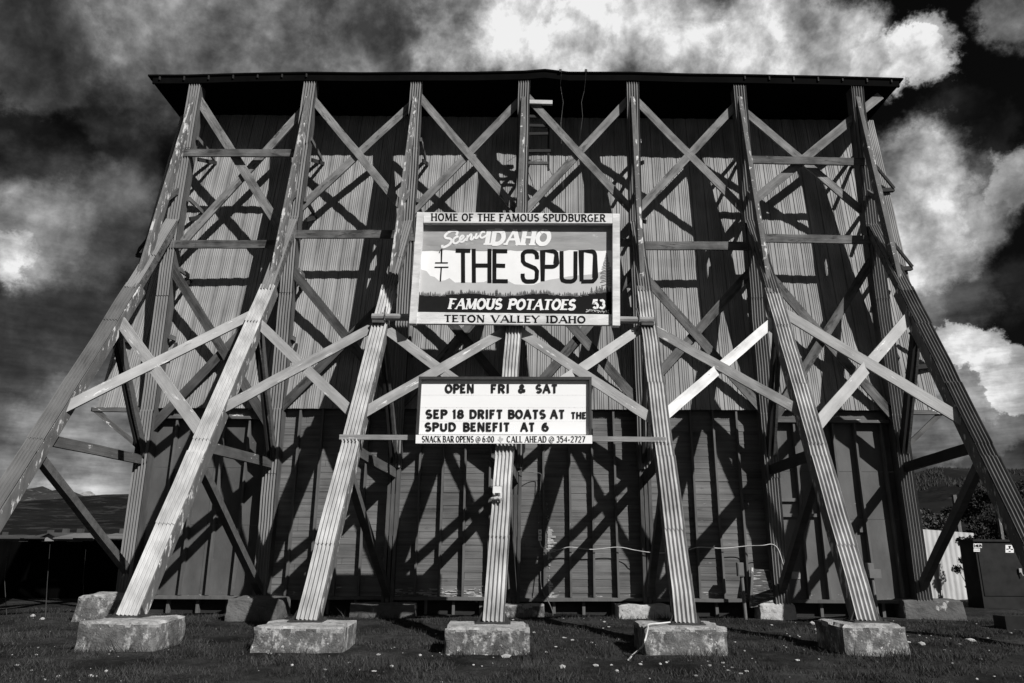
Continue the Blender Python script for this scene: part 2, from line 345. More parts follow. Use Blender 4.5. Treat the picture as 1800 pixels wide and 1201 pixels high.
def sweep(path, prof, closed, up=None):
    """sweep a 2-D profile (u across, v towards the front) along a path; returns MB"""
    b = MB(); rings = []
    for i, p in enumerate(path):
        d = Vector((0, 0, 0))
        if i > 0: d += (path[i] - path[i - 1]).normalized()
        if i < len(path) - 1: d += (path[i + 1] - path[i]).normalized()
        d.normalize(); u = Vector((1, 0, 0)); u = (u - d * u.dot(d)).normalized(); fr = u.cross(d); fr = -fr if fr.y > 0 else fr
        n = len(b.v); b.v += [p + u * a + fr * c for a, c in prof]; rings.append(n)
    m_ = len(prof)
    for a, c in zip(rings, rings[1:]):
        for k in range(m_ if closed else m_ - 1): b.f.append((a + k, a + (k + 1) % m_, c + (k + 1) % m_, c + k))
    if closed:
        b.f.append(tuple(rings[0] + k for k in range(m_))[::-1]); b.f.append(tuple(rings[-1] + k for k in range(m_)))
    return b
def corr(w, n=5, amp=.021, k=8):
    return [(-w / 2 + w * i / (n * k), amp * math.cos(6.2832 * i / k) + amp + .004) for i in range(n * k + 1)]
def along(path, a, b):
    L = [0]
    for p, q in zip(path, path[1:]): L.append(L[-1] + (q - p).length)
    def pt(s):
        for i in range(len(path) - 1):
            if s <= L[i + 1] or i == len(path) - 2: return path[i].lerp(path[i + 1], (s - L[i]) / (L[i + 1] - L[i]))
    a, b = a * L[-1], b * L[-1]
    return [pt(a)] + [path[i] for i in range(1, len(path) - 1) if a < L[i] < b] + [pt(b)], L[-1]
def clad_leg(name, path, w, depth, wood, cuts, cladname='metal_cladding', cladto=(0, 1), tin='cladding_tin'):
    core = sweep(path, [(-w / 2, 0), (w / 2, 0), (w / 2, -depth), (-w / 2, -depth)], True).build(name, wood, root)
    b = MB(); cuts = [cladto[0]] + [c for c in cuts if cladto[0] < c < cladto[1]] + [cladto[1]]
    for k, (s0, s1) in enumerate(zip(cuts, cuts[1:])):            # overlapping lengths of corrugated sheet
        seg, L = along(path, max(cladto[0], s0 - .004), s1)
        pts = []
        for a_, b_ in zip(seg, seg[1:]):
            nn = max(1, int((b_ - a_).length / .5))
            pts += [a_.lerp(b_, i / nn) for i in range(nn)]
        pts.append(seg[-1])
        lift = .012 * (k % 2)
        pts = [p + Vector((random.uniform(-.007, .007), random.uniform(-.006, .003), 0)) if 0 < q < len(pts) - 1 else p + Vector((random.uniform(-.008, .008), 0, 0)) for q, p in enumerate(pts)]
        c = sweep(pts, [(u, v + lift) for u, v in corr(w + .03 + random.uniform(-.008, .01))], False)
        n = len(b.v); b.v += c.v; b.f += [tuple(n + q for q in f) for f in c.f]
    cl = b.build(cladname, tin, core, smooth=True)
    return core
for i in range(1, 8):
    LC = COL[i][-1].z - .16
    if i in (3, 4, 5):                       # lower part left as bare laminated planks with gaps between
        zc = 2.95; q = (zc - .16) / LC
        pl = along(COL[i], 0, q)[0]; pu = along(COL[i], q, 1)[0]
        clad_leg('column', pu, .26, .26, 'bare_plank', [.12 + .02 * (i % 2), .34, .58, .8], tin='column_tin')
        for dx, top in ((-.088, 0), (0, .0), (.088, 0)):
            sweep([p + Vector((dx, .02, 0)) for p in pl], [(-.033, 0), (.033, 0), (.033, -.2), (-.033, -.2)], True).build('column_plank', 'bare_plank', root)
        for z0, z1 in ((1.55, 2.4), (.3, .5)):
            a_ = pl[0].lerp(pl[-1], (z0 - .16) / (zc - .16)); b_ = pl[0].lerp(pl[-1], (z1 - .16) / (zc - .16))
            for dx in (-.044, .044):
                sweep([a_ + Vector((dx, .035, 0)), b_ + Vector((dx, .035, 0))], [(-.012, 0), (.012, 0), (.012, -.15), (-.012, -.15)], True).build('spacer_block', 'bare_plank', root)
    else:
        clad_leg('column', COL[i], .27, .26, 'bare_plank', [.22 + .02 * (i % 2), .33, .55, .7, .86], cladto=(.008, 1), tin='column_tin')
    # leg: lower slope, then a steeper upper part
    lower = [RAK[i][0], RAK[i][1]]; upper = [RAK[i][1] + Vector((0, .03, -.02)), RAK[i][2]]
    clad_leg('sloping_leg', lower, .285, .24, 'leg_wood', [.17 + .02 * (i % 3), .40, .44, .63, .85], tin='cladding_dull' if i in (1, 7) else 'cladding_tin')
    sweep([p + Vector((-.035, 0, 0)) for p in upper], [(-.026, 0), (.026, 0), (.026, -.2), (-.026, -.2)], True).build('upper_leg', 'leg_peeled' if i < 4 else 'bracket_wood', root)
    sweep([p + Vector((.02, .012, 0)) for p in upper], [(-.026, 0), (.026, 0), (.026, -.2), (-.026, -.2)], True).build('upper_leg', 'leg_wood', root)
    kp = COL[i][1] + Vector((0, -.05, .05)); kq = RAK[i][1] + Vector((0, -.02, .0)); kq = kq + (RAK[i][0] - RAK[i][1]).normalized() * .12
    clad_leg('knee_brace', [kq, kp], .235, .15, 'brace_wood', [.45], tin='column_tin')

# braces. R = on the sloping legs, C = on the columns; rows are where they meet them
def pR(i, py): return solve(RAK[i], py)
def pC(i, py): return solve(COL[i], py)
def brace(a, b, w, t, material, off=0.0, ext=.0, name='brace'):
    d = (b - a).normalized(); nrm = Vector((0, -1, .25)) if False else Vector((0, -1, 0))
    o_ = Vector((0, off, 0)); return beam(name, a - d * ext + o_, b + d * ext + o_, w, t, material, root)
LOW = [(1, 556, 2, 772, 'brace_paint', .215), (2, 545, 1, 722, 'brace_paint', .2), (2, 562, 3, 735, 'brace_paint', .19), (3, 566, 2, 722, 'brace_worn', .19),
       (3, 570, 4, 735, 'brace_paint', .19), (4, 572, 3, 730, 'brace_worn', .19), (4, 575, 5, 745, 'brace_paint', .19), (5, 567, 4, 733, 'brace_paint', .19),
       (5, 572, 6, 728, 'brace_worn', .19), (6, 556, 5, 737, 'brace_white', .19), (6, 540, 7, 745, 'brace_paint', .215), (7, 547, 6, 760, 'brace_paint', .215)]
front = {(2, 1), (3, 2), (4, 3), (6, 7), (5, 6), (4, 5)}
for i, y0, j, y1, m_, w in LOW:
    brace(pR(i, y0), pR(j, y1), w, .045, m_, .07 if (i, j) in front else .13)
UPR = [(1, 165, 2, 432), (2, 172, 1, 440), (2, 165, 3, 376), (3, 168, 2, 366), (3, 160, 4, 376), (4, 162, 3, 372), (4, 160, 5, 372), (5, 162, 4, 372),
       (5, 165, 6, 374), (6, 175, 5, 372), (6, 180, 7, 372), (7, 198, 6, 358)]
for k, (i, y0, j, y1) in enumerate(UPR):
    a, b = pC(i, y0), pC(j, y1)
    if (i, j) == (7, 6): a = a + (a - b).normalized() * .85
    brace(a, b, .19 if i not in (1, 7) else .21, .045, 'brace_grey', .12 if (i < j) == (i < 6) else .175)
INN = [(1, 462, 2, 762), (2, 495, 1, 758), (2, 468, 3, 705), (3, 492, 2, 722), (3, 470, 4, 708), (4, 470, 3, 715), (4, 470, 5, 715), (5, 468, 4, 720),
       (5, 472, 6, 728), (6, 470, 5, 690), (6, 452, 7, 742), (7, 448, 6, 755)]
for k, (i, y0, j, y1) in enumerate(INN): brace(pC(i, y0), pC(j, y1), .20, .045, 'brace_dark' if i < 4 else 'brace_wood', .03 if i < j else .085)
for i, y0, j, y1, w in ((1, 270, 2, 271, .19), (1, 431, 2, 430, .19), (2, 413, 3, 413, .2), (5, 433, 6, 434, .2), (6, 420, 7, 423, .2), (6, 282, 7, 286, .19), (3, 418, 4, 420, .19), (4, 425, 5, 428, .19)):
    brace(pC(i, y0), pC(j, y1), w, .05, 'brace_wood', -.03, .0, 'cross_rail')
# in each frame: strut from leg to column, diagonals above and below it
for i, (ys_, yc_, yd0, yd1, yl0, yl1) in {1: (770, 808, 566, 800, 792, 1005), 2: (783, 815, 560, 805, 808, 1042), 3: (787, 832, 566, 812, 818, 1045), 4: (800, 842, 572, 812, 826, 1045),
        5: (800, 840, 572, 812, 826, 1045), 6: (795, 826, 556, 800, 815, 1040), 7: (782, 822, 560, 795, 800, 1035)}.items():
    beam('strut', pR(i, ys_) + Vector((0, .1, 0)), pC(i, yc_) + Vector((0, .08, 0)), .19, .09, 'strut_wood' if i < 5 else 'dark_timber', root, (1, 0, 0))
    for dx in (-.05, .06):
        beam('diagonal', pR(i, yd0) + Vector((dx, .1, 0)), pC(i, yd1) + Vector((dx, .0, 0)), .17, .05, 'dark_timber' if dx < 0 else 'bare_plank', root, (1, 0, 0))
    beam('diagonal', pR(i, yl0) + Vector((0, .1, 0)), pC(i, yl1) + Vector((0, .05, 0)), .15, .13, 'bare_plank', root, (1, 0, 0))
    u0 = RAK[i][1].lerp(RAK[i][2], .42); u1 = solve(COL[i], rowof(u0) - 18)
    beam('strut', u0 + Vector((0, .08, 0)), u1 + Vector((0, .05, 0)), .12, .05, 'brace_wood', root, (1, 0, 0))

# ------------------------------------------------------------------ screen wall, tilted towards the audience
TL, TR = at(319, 202, 16.83), at(1535, 212, 16.83); BL, BR = at(170, 717, 15.58), at(1652, 722, 15.58)
prof = []; x = 0
while x < .99999 * (BR.x - BL.x):
    for dx, d in ((0, 0), (.055, 0), (.058, .026), (.072, .026), (.075, 0), (.13, 0)): prof.append((x + dx, d))
    for r in range(4):
        for q in range(1, 7): prof.append((x + .13 + r * .046 + q * .046 / 6, -.012 * math.sin(math.pi * q / 6)))
    x += .322
W = prof[-1][0]
vs = []; fs = []; rows = 34
for j in range(rows + 1):
    s = j / rows
    for u, d in prof:
        p = BL.lerp(BR, u / W).lerp(TL.lerp(TR, u / W), s)
        k = (-.012 if s > .47 else 0) + .016 * noise.noise((u * .8, s * 6, 2)) + .006 * noise.noise((u * 4, s * 16, 9)) + (.004 if int(u / .96) % 2 else 0)
        vs.append(p + Vector((0, d + k, -d * .17)))
n = len(prof)
for j in range(rows):
    for k in range(n - 1): fs.append((j * n + k, j * n + k + 1, (j + 1) * n + k + 1, (j + 1) * n + k))
sw = mesh_obj('screen_wall', vs, fs, 'screen_tin', root)
sw_n = Vector((0, -(TL.z - BL.z), (TL.y - BL.y))).normalized()
back = Vector((0, .2, .03))
b = MB()  # the sheeting's timber backing, edges and bottom rail
b.quad(BL + back, BR + back, TR + back, TL + back); b.quad(BL + Vector((0, .03, 0)), TL + Vector((0, .03, 0)), TL + back, BL + back); b.quad(BR + Vector((0, .03, 0)), TR + Vector((0, .03, 0)), TR + back, BR + back); b.quad(BL + Vector((0, .03, 0)), BR + Vector((0, .03, 0)), BR + back, BL + back)
b.build('wall_backing', 'dark_timber', root)
def wallpt(u, s): return BL.lerp(BR, u).lerp(TL.lerp(TR, u), s)
# purlin stubs and angle brackets that stiffen the tilted wall from the columns
for i in range(1, 8):
    for s, dz in ((.82, -.55), (.62, -.5), (.40, -.45), (.2, -.4)):
        z = BL.z + (TL.z - BL.z) * s; yw = BL.y + (TL.y - BL.y) * s
        c = COL[i][0].lerp(COL[i][-1], (z - .16) / (COL[i][-1].z - .16)); cc_ = c + Vector((.10 + .06 * (i % 2), .1, 0))
        beam('wall_strut', cc_, Vector((cc_.x, yw - .02, z + .02)), .10, .05, 'bracket_wood', root, (1, 0, 0), 2, .002)
        beam('wall_strut', cc_ + Vector((.06, .05, dz)), Vector((cc_.x + .06, yw - .03, z - .1)), .09, .045, 'dark_timber', root, (1, 0, 0), 2, .002)
# side outriggers
for side, i in ((0.0, 1), (1.0, 7)):
    sg = -1 if side == 0 else 1
    c = pC(i, 795); e = wallpt(side, .0) + Vector((0, -.05, -.05))
    beam('outrigger_brace', c + Vector((0, .15, 0)), e, .10, .06, 'bracket_wood', root)
    beam('outrigger_rail', e + Vector((sg * .06, 0, .0)), e + Vector((-sg * 1.0, 0, 0)), .09, .1, 'bracket_wood', root)
    for s in ((.13, .44, .72) if side else (.2, .47)):
        e = wallpt(side, s) + Vector((sg * .07, -.06, 0)); c2 = Vector((e.x - sg * .55, e.y - .06, e.z - .07))
        beam('outrigger_rail', e, c2, .1, .09, 'dark_timber', root, (0, -1, 0), 2, .002)
        beam('outrigger_brace', e + Vector((0, -.04, .02)), e + Vector((-sg * .5, -.1, .75)), .06, .05, 'dark_timber', root, (0, -1, 0), 2, .002)

# ------------------------------------------------------------------ roof
EV = [(260, 131), (330, 131), (430, 128), (545, 126), (640, 127), (733, 126), (830, 126), (922, 124), (958, 121), (1000, 126), (1112, 126), (1210, 129), (1300, 130), (1450, 133), (1588, 137)]
YE = 15.35
ed = [at(px, py, YE) for px, py in EV]
bk = [Vector((p.x * .992, 17.3, p.z + .16)) for p in ed]
vs = ed + bk + [p + Vector((0, 0, -.04)) for p in ed] + [p + Vector((0, 0, -.30)) for p in bk]; n = len(ed); fs = []
for k in range(n - 1):
    fs += [(k, k + 1, n + k + 1, n + k), (2 * n + k, 3 * n + k, 3 * n + k + 1, 2 * n + k + 1), (k, 2 * n + k, 2 * n + k + 1, k + 1), (n + k, n + k + 1, 3 * n + k + 1, 3 * n + k)]
fs += [(0, n, 3 * n, 2 * n), (n - 1, 3 * n - 1, 4 * n - 1, 2 * n - 1)]
roof = mesh_obj('roof', vs, fs, 'tar', root)
b = MB()
for k in range(n - 1):
    a, c = ed[k] + Vector((0, .03, -.045)), ed[k + 1] + Vector((0, .03, -.045)); dn = Vector((0, 0, -.185)); bd = Vector((0, .05, 0))
    if k == 0: a = a + Vector((.12, 0, 0))
    if k == n - 2: c = c + Vector((-.1, 0, 0))
    b.quad(a, a + dn, c + dn, c); b.quad(a + dn, a + dn + bd, c + dn + bd, c + dn); b.quad(a + bd, c + bd, c + dn + bd, a + dn + bd)
b.build('fascia', 'tar', roof)
b = MB(); pz = lambda x: next((p.z + (q.z - p.z) * (x - p.x) / (q.x - p.x) for p, q in zip(ed, ed[1:]) if p.x <= x <= q.x), ed[-1].z)
xr = ed[0].x + .3
while xr < ed[-1].x:
    if not (-4.7 < xr < 5.3):
        z = pz(xr) - .07
        bb = MB(); bb.bar((xr, YE - .004, z - .03), (xr, YE + .03, z - .03), .03, .10 + random.uniform(-.03, .02), (0, 0, 1)); bb.build('rafter_tail', 'dark_timber', roof)
    xr += .60
b = MB()
for px in (985, 1030):   # stubs where the wires hang
    p = at(px, 126, YE); b.box((p.x - .03, p.y - .03, p.z - .02), (p.x + .03, p.y + .04, p.z + .05))
b.build('wire_hook', 'iron', roof)
# soffit closing the underside between the eave and the wall
b = MB()
for k in range(n - 1):
    p, q = ed[k] + Vector((0, .10, -.17)), ed[k + 1] + Vector((0, .10, -.17)); r, s = bk[k] + Vector((0, -.02, -.36)), bk[k + 1] + Vector((0, -.02, -.36))
    if k == 0: p.x += .12; r.x += .1
    if k == n - 2: q.x -= .1; s.x -= .1
    b.quad(p, q, s, r)
b.build('soffit', 'tar', roof)

# ------------------------------------------------------------------ boarded base wall
YW = 15.73; ZS = .29; ZT = BL.z + .10
for i in range(1, 7):
    xa = COL[i][0].x; xb = COL[i + 1][0].x
    if i in (1, 6):
        b = MB(); npan = 2; x0, x1 = xa + .08, xb - .02
        zz = [ZS, 1.75 if i == 1 else 1.95, 2.95, ZT]
        for k in range(npan):
            for z0, z1 in zip(zz, zz[1:]):
                e = random.uniform(0, .006); b.box((x0 + (x1 - x0) * k / npan + .003, YW + e, z0 + .003), (x0 + (x1 - x0) * (k + 1) / npan - .003, YW + .03 + e, z1 - .003))
        b.build('plywood_wall', 'plywood_dark' if i == 1 else 'plywood', root)
    else:
        vs = []; fs = []; z = ZS; k = 0
        while z < ZT - .02:
            z1 = min(z + .135, ZT); xa_, xb_ = xa - .02, xb - .02 if i < 5 else xb - .02
            xm = xa_ + (xb_ - xa_) * random.choice((.42, .61, .8, .23))
            for x0, x1 in ((xa_, xm - .002), (xm + .002, xb_)):
                e = random.uniform(0, .006); n = len(vs)
                for xx in (x0, x1): vs += [(xx, YW + .004, z), (xx, YW - .004 + e, z + .005), (xx, YW + .001 + e, z1 - .004), (xx, YW + .006, z1)]
                for q in range(3): fs.append((n + q, n + 4 + q, n + 5 + q, n + 1 + q))
            z = z1
        mesh_obj('board_wall', vs, fs, 'lap_boards', root)
        bkk = MB(); bkk.box((xa, YW + .03, ZS), (xb - .04, YW + .06, ZT)); bkk.build('wall_backing', 'dark_timber', root)
BAT = {1: (284, 325, 372, 416), 2: (508, 549, 591, 634), 3: (732, 773, 815, 858), 4: (957, 1003, 1043, 1085), 5: (1180, 1226, 1269, 1311), 6: (1415, 1450, 1489, 1529, 1577)}
for i, bl in BAT.items():
    for px in bl:
        x = at(px, 960, YW - .1).x
        px2 = {1: 6, 6: -8}.get(i, 0)
        zt = ZT - (.33 if i in (1, 6) else .0) + random.uniform(-.01, .01)
        sl = random.uniform(-.03, .03)
        b = MB(); b.bar((x, YW - .062, ZS + .06), (x + sl, YW - .062, zt), .042, .11, (0, -1, 0), 5, .006); b.build('batten', 'batten_paint', root)
b = MB(); x0, x1 = COL[1][0].x, COL[7][0].x
segs = [COL[k][0].x for k in range(1, 8)]
for a, c in zip(segs, segs[1:]): b.bar((a + .02, YW - .10, ZS + .02 + random.uniform(-.012, .012)), (c - .02, YW - .10, ZS + .02 + random.uniform(-.012, .012)), .17, .06, (0, 0, 1), 4, .006)
b.build('sill_plate', 'batten_paint', root)
for i in (1, 6):   # head rails over the plywood bays
    xa, xb = COL[i][0].x + .22, COL[i + 1][0].x - .16
    b = MB(); b.box((xa, YW - .15, ZT - .32), (xb, YW - .003, ZT - .26)); b.box((xa + .01, YW - .05, ZT - .255), (xb, YW - .004, ZT - .06)); b.build('head_rail', 'bracket_wood', root)
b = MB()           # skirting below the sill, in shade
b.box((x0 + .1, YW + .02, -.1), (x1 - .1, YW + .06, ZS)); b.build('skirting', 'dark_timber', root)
for i in range(1, 7):
    for f in (.3, .52, .74):
        b = MB(); x = segs[i - 1] + (segs[i] - segs[i - 1]) * f; b.box((x - .03, YW - .09, -.05), (x + .03, YW + .018, ZS - .015), .006); b.build('skirting_post', 'batten_paint', root)
b = MB(); rg = random.Random(5)
for k in range(120):
    py = rg.choice((rg.uniform(880, 1050), rg.uniform(930, 985), rg.uniform(1020, 1052))); f = math.exp(-((py - 958) / 34) ** 2) + .5 * math.exp(-((py - 1040) / 18) ** 2) + .12
    w_ = f * rg.uniform(3, 15); x_ = 962 + .02 * (py - 940) + rg.uniform(0, 2); p = at(x_, py, YW - .012); q = at(x_ + w_, py, YW - .012); hh = rg.uniform(.01, .035)
    b.poly([p + Vector((0, -.0004 * k / 8, 0)), q + Vector((0, -.0004 * k / 8, rg.uniform(-.01, .01))), q + Vector((-rg.uniform(0, .06), -.0004 * k / 8, hh)), p + Vector((0, -.0004 * k / 8, hh * 1.2))])
for k in range(90):
    x_ = rg.choice((rg.uniform(690, 765), rg.uniform(772, 850), rg.uniform(690, 850))); py = rg.gauss(1044, 5); p = at(x_, py, YW - .012); w_ = rg.uniform(.03, .2); hh = rg.uniform(.008, .022)
    b.poly([p + Vector((0, -.0004 * k / 8, 0)), p + Vector((w_, -.0004 * k / 8, rg.uniform(-.004, .004))), p + Vector((w_ * rg.uniform(.6, 1), -.0004 * k / 8, hh)), p + Vector((.01, -.0004 * k / 8, hh))])
pp = b.build('peeled_paint', 'rubble', root); pp['kind'] = 'stuff'
# ladder cleats nailed beside the middle column, with a white tube over them
lx = COL[4][-1].x
for k, py in enumerate((205, 221, 236, 266, 287)):
    p = at(943, py, 15.62); b = MB(); b.bar((lx + .05, 15.62, p.z), (lx + .58 + .06 * (k % 2), 15.62, p.z + random.uniform(-.02, .02)), .07, .05, (0, -1, 0)); b.build('ladder_rung', 'brace_wood' if k == 4 else 'dark_timber', root)
b = MB(); b.bar((lx + .03, 15.7, at(943, 215, 15.7).z), (lx + .05, 15.9, at(943, 345, 15.9).z), .05, .05); b.bar((lx + .60, 15.7, at(960, 215, 15.7).z), (lx + .6, 15.9, at(960, 300, 15.9).z), .05, .05)
b.build('ladder_rail', 'dark_timber', root)
p = at(931, 180, 15.5); q = at(971, 181, 15.5)
t = MB(); t.bar(p, q, .10, .07); o = t.build('tube_light', 'cable_white', loc=(p + q) / 2); tag(o, 'short white tube light fixed beside the top of the middle column', 'light')
for k, (pts, lab) in enumerate((([(987, 128), (985, 150), (990, 180), (986, 215), (987, 280), (990, 330)], 'thin straight wire hanging from the eave just right of the white tube light'), ([(1030, 128), (1027, 160), (1022, 180), (1024, 205), (1021, 228), (1019, 245)], 'thin bent wire hanging from the eave, the farther of two from the middle column'))):
    t = MB(); t.tube([at(px, py, 15.13 + .25 * (i > 0) + .1 * i) for i, (px, py) in enumerate(pts)], .006, 5); o = t.build('hanging_wire', 'bracket_wood', loc=at(*pts[0], 15.3)); tag(o, lab, 'wire', 'wires hanging from the eave')
# ------------------------------------------------------------------ lettering: drawn strokes, thick and thin, with serifs
def arc(cx, cy, rx, ry, a0, a1, n=10): return [(cx + rx * math.cos(math.radians(a0 + (a1 - a0) * i / n)), cy + ry * math.sin(math.radians(a0 + (a1 - a0) * i / n))) for i in range(n + 1)]
def GL(w, *st): return (w, st)
# each stroke: (points, thick?, serif points)
GLY = {
 'A': GL(.74, ([(.04, 0), (.37, 1)], 0, [(.04, 0)]), ([(.37, 1), (.70, 0)], 1, [(.70, 0)]), ([(.15, .34), (.58, .34)], 0, [])),
 'B': GL(.60, ([(.10, 0), (.10, 1)], 1, [(.10, 0), (.10, 1)]), ([(.10, 1), (.32, 1)] + arc(.32, .765, .20, .235, 80, -80, 8) + [(.10, .53)], .8, []), ([(.10, .53), (.34, .53)] + arc(.34, .265, .23, .265, 80, -80, 8) + [(.10, 0)], .8, [])),
 'C': GL(.64, (arc(.36, .5, .30, .5, 48, 312, 16), .8, [])),
 'D': GL(.66, ([(.10, 0), (.10, 1)], 1, [(.10, 0), (.10, 1)]), ([(.10, 1), (.30, 1)] + arc(.30, .5, .30, .5, 85, -85, 12) + [(.10, 0)], .9, [])),
 'E': GL(.54, ([(.10, 0), (.10, 1)], 1, [(.10, 0), (.10, 1)]), ([(.10, 1), (.50, 1)], 0, [(.50, .93, 1)]), ([(.10, .52), (.43, .52)], 0, []), ([(.10, 0), (.52, 0)], 0, [(.52, .07, 1)])),
 'F': GL(.52, ([(.10, 0), (.10, 1)], 1, [(.10, 0), (.10, 1)]), ([(.10, 1), (.50, 1)], 0, [(.50, .93, 1)]), ([(.10, .52), (.42, .52)], 0, [])),
 'G': GL(.66, (arc(.36, .5, .30, .5, 48, 318, 16), .8, []), ([(.40, .46), (.60, .46), (.60, .14)], 0, [])),
 'H': GL(.68, ([(.10, 0), (.10, 1)], 1, [(.10, 0), (.10, 1)]), ([(.58, 0), (.58, 1)], 1, [(.58, 0), (.58, 1)]), ([(.10, .52), (.58, .52)], 0, [])),
 'I': GL(.26, ([(.13, 0), (.13, 1)], 1, [(.13, 0), (.13, 1)])),
 'K': GL(.64, ([(.10, 0), (.10, 1)], 1, [(.10, 0), (.10, 1)]), ([(.56, 1), (.12, .42)], 0, [(.56, 1)]), ([(.26, .58), (.60, 0)], 1, [(.60, 0)])),
 'L': GL(.52, ([(.10, 0), (.10, 1)], 1, [(.10, 0), (.10, 1)]), ([(.10, 0), (.50, 0)], 0, [(.50, .07, 1)])),
 'M': GL(.82, ([(.09, 0), (.12, 1)], 0, [(.09, 0)]), ([(.12, 1), (.41, .08)], 1, [(.12, 1)]), ([(.41, .08), (.70, 1)], 0, [(.70, 1)]), ([(.70, 1), (.73, 0)], 1, [(.73, 0)])),
 'N': GL(.70, ([(.10, 0), (.10, 1)], 0, [(.10, 0)]), ([(.10, 1), (.60, 0)], 1, [(.10, 1)]), ([(.60, 0), (.60, 1)], 0, [(.60, 1)])),
 'O': GL(.70, (arc(.35, .5, .29, .5, 90, 450, 20), .85, [])),
 'P': GL(.58, ([(.10, 0), (.10, 1)], 1, [(.10, 0), (.10, 1)]), ([(.10, 1), (.32, 1)] + arc(.32, .74, .22, .26, 80, -80, 8) + [(.10, .48)], .8, [])),
 'R': GL(.62, ([(.10, 0), (.10, 1)], 1, [(.10, 0), (.10, 1)]), ([(.10, 1), (.32, 1)] + arc(.32, .74, .21, .26, 80, -80, 8) + [(.10, .48)], .8, []), ([(.30, .48), (.56, 0)], 1, [(.56, 0)])),
 'S': GL(.56, (arc(.28, .745, .20, .255, 30, 262, 12) + arc(.28, .245, .22, .245, 78, -150, 12), .85, [])),
 'T': GL(.60, ([(.30, 0), (.30, 1)], 1, [(.30, 0)]), ([(.03, 1), (.57, 1)], 0, [(.03, .93, 1), (.57, .93, 1)])),
 'U': GL(.66, ([(.10, 1), (.10, .28)] + arc(.33, .28, .23, .28, 190, 350, 10) + [(.56, .28), (.56, 1)], .85, [(.10, 1), (.56, 1)])),
 'V': GL(.70, ([(.03, 1), (.35, 0)], 1, [(.03, 1)]), ([(.35, 0), (.67, 1)], 0, [(.67, 1)])),
 'Y': GL(.66, ([(.03, 1), (.33, .48)], 1, [(.03, 1)]), ([(.63, 1), (.33, .48)], 0, [(.63, 1)]), ([(.33, .48), (.33, 0)], 1, [(.33, 0)])),
 '&': GL(.70, ([(.64, .0), (.22, .62)] + arc(.33, .80, .14, .19, 200, -40, 10) + [(.38, .58), (.16, .42)] + arc(.27, .24, .19, .24, 140, 300, 8) + [(.52, .18), (.62, .42)], .8, [])),
 '@': GL(.96, (arc(.48, .42, .44, .54, 300, -20, 22), 0, []), (arc(.46, .42, .18, .24, 40, 330, 12), 0, []), ([(.62, .66), (.62, .22), (.74, .18), (.86, .34)], 0, [])),
 '0': GL(.58, (arc(.29, .5, .22, .5, 90, 450, 18), .85, [])),
 '1': GL(.34, ([(.19, 0), (.19, 1)], 1, [(.19, 0)]), ([(.19, 1), (.05, .82)], 0, [])),
 '2': GL(.56, (arc(.28, .73, .21, .27, 160, -30, 10) + [(.06, 0), (.52, 0)], .8, [])),
 '3': GL(.54, (arc(.26, .76, .19, .24, 150, -70, 9), .8, []), (arc(.26, .27, .22, .27, 75, -150, 10), .8, [])),
 '4': GL(.58, ([(.42, 0), (.42, 1), (.05, .30), (.54, .30)], .8, [])),
 '5': GL(.56, ([(.48, 1), (.13, 1), (.10, .54)] + arc(.27, .32, .22, .32, 110, -150, 12), .85, [])),
 '6': GL(.56, ([(.42, .97)] + arc(.32, .5, .25, .48, 100, 190, 8) + arc(.28, .30, .21, .30, 180, 540, 16), .85, [])),
 '7': GL(.54, ([(.05, 1), (.50, 1), (.20, 0)], .85, [])),
 '8': GL(.56, (arc(.28, .75, .18, .25, 90, 450, 14), .8, []), (arc(.28, .26, .22, .26, 90, 450, 14), .85, [])),
 ':': GL(.22, ([(.11, .08), (.11, .2)], 1, []), ([(.11, .55), (.11, .67)], 1, [])),
 '-': GL(.36, ([(.04, .38), (.32, .38)], 1, [])),
 "'": GL(.16, ([(.08, .8), (.08, 1)], 0, [])),
 # round-cornered block letters
 's': GL(.58, ([(.50, .74), (.50, .84)] + arc(.36, .86, .14, .14, 0, 90, 4) + arc(.22, .86, .14, .14, 90, 180, 4) + [(.08, .66), (.14, .58), (.44, .44), (.50, .34), (.50, .16)] + arc(.36, .14, .14, .14, 0, -90, 4) + arc(.22, .14, .14, .14, 270, 180, 4) + [(.08, .26)], 1, [])),
 'p': GL(.58, ([(.08, 0), (.08, 1), (.36, 1)] + arc(.38, .88, .12, .12, 90, 0, 4) + [(.50, .60)] + arc(.38, .60, .12, .12, 0, -90, 4) + [(.08, .48)], 1, [])),
 'u': GL(.58, ([(.08, 1), (.08, .16)] + arc(.22, .14, .14, .14, 180, 270, 4) + arc(.36, .14, .14, .14, 270, 360, 4) + [(.50, 1)], 1, [])),
 'd': GL(.58, ([(.08, 0), (.08, 1), (.38, 1)] + arc(.38, .86, .12, .14, 90, 0, 4) + [(.50, .14)] + arc(.38, .14, .12, .14, 0, -90, 4) + [(.08, 0)], 1, [])),
}
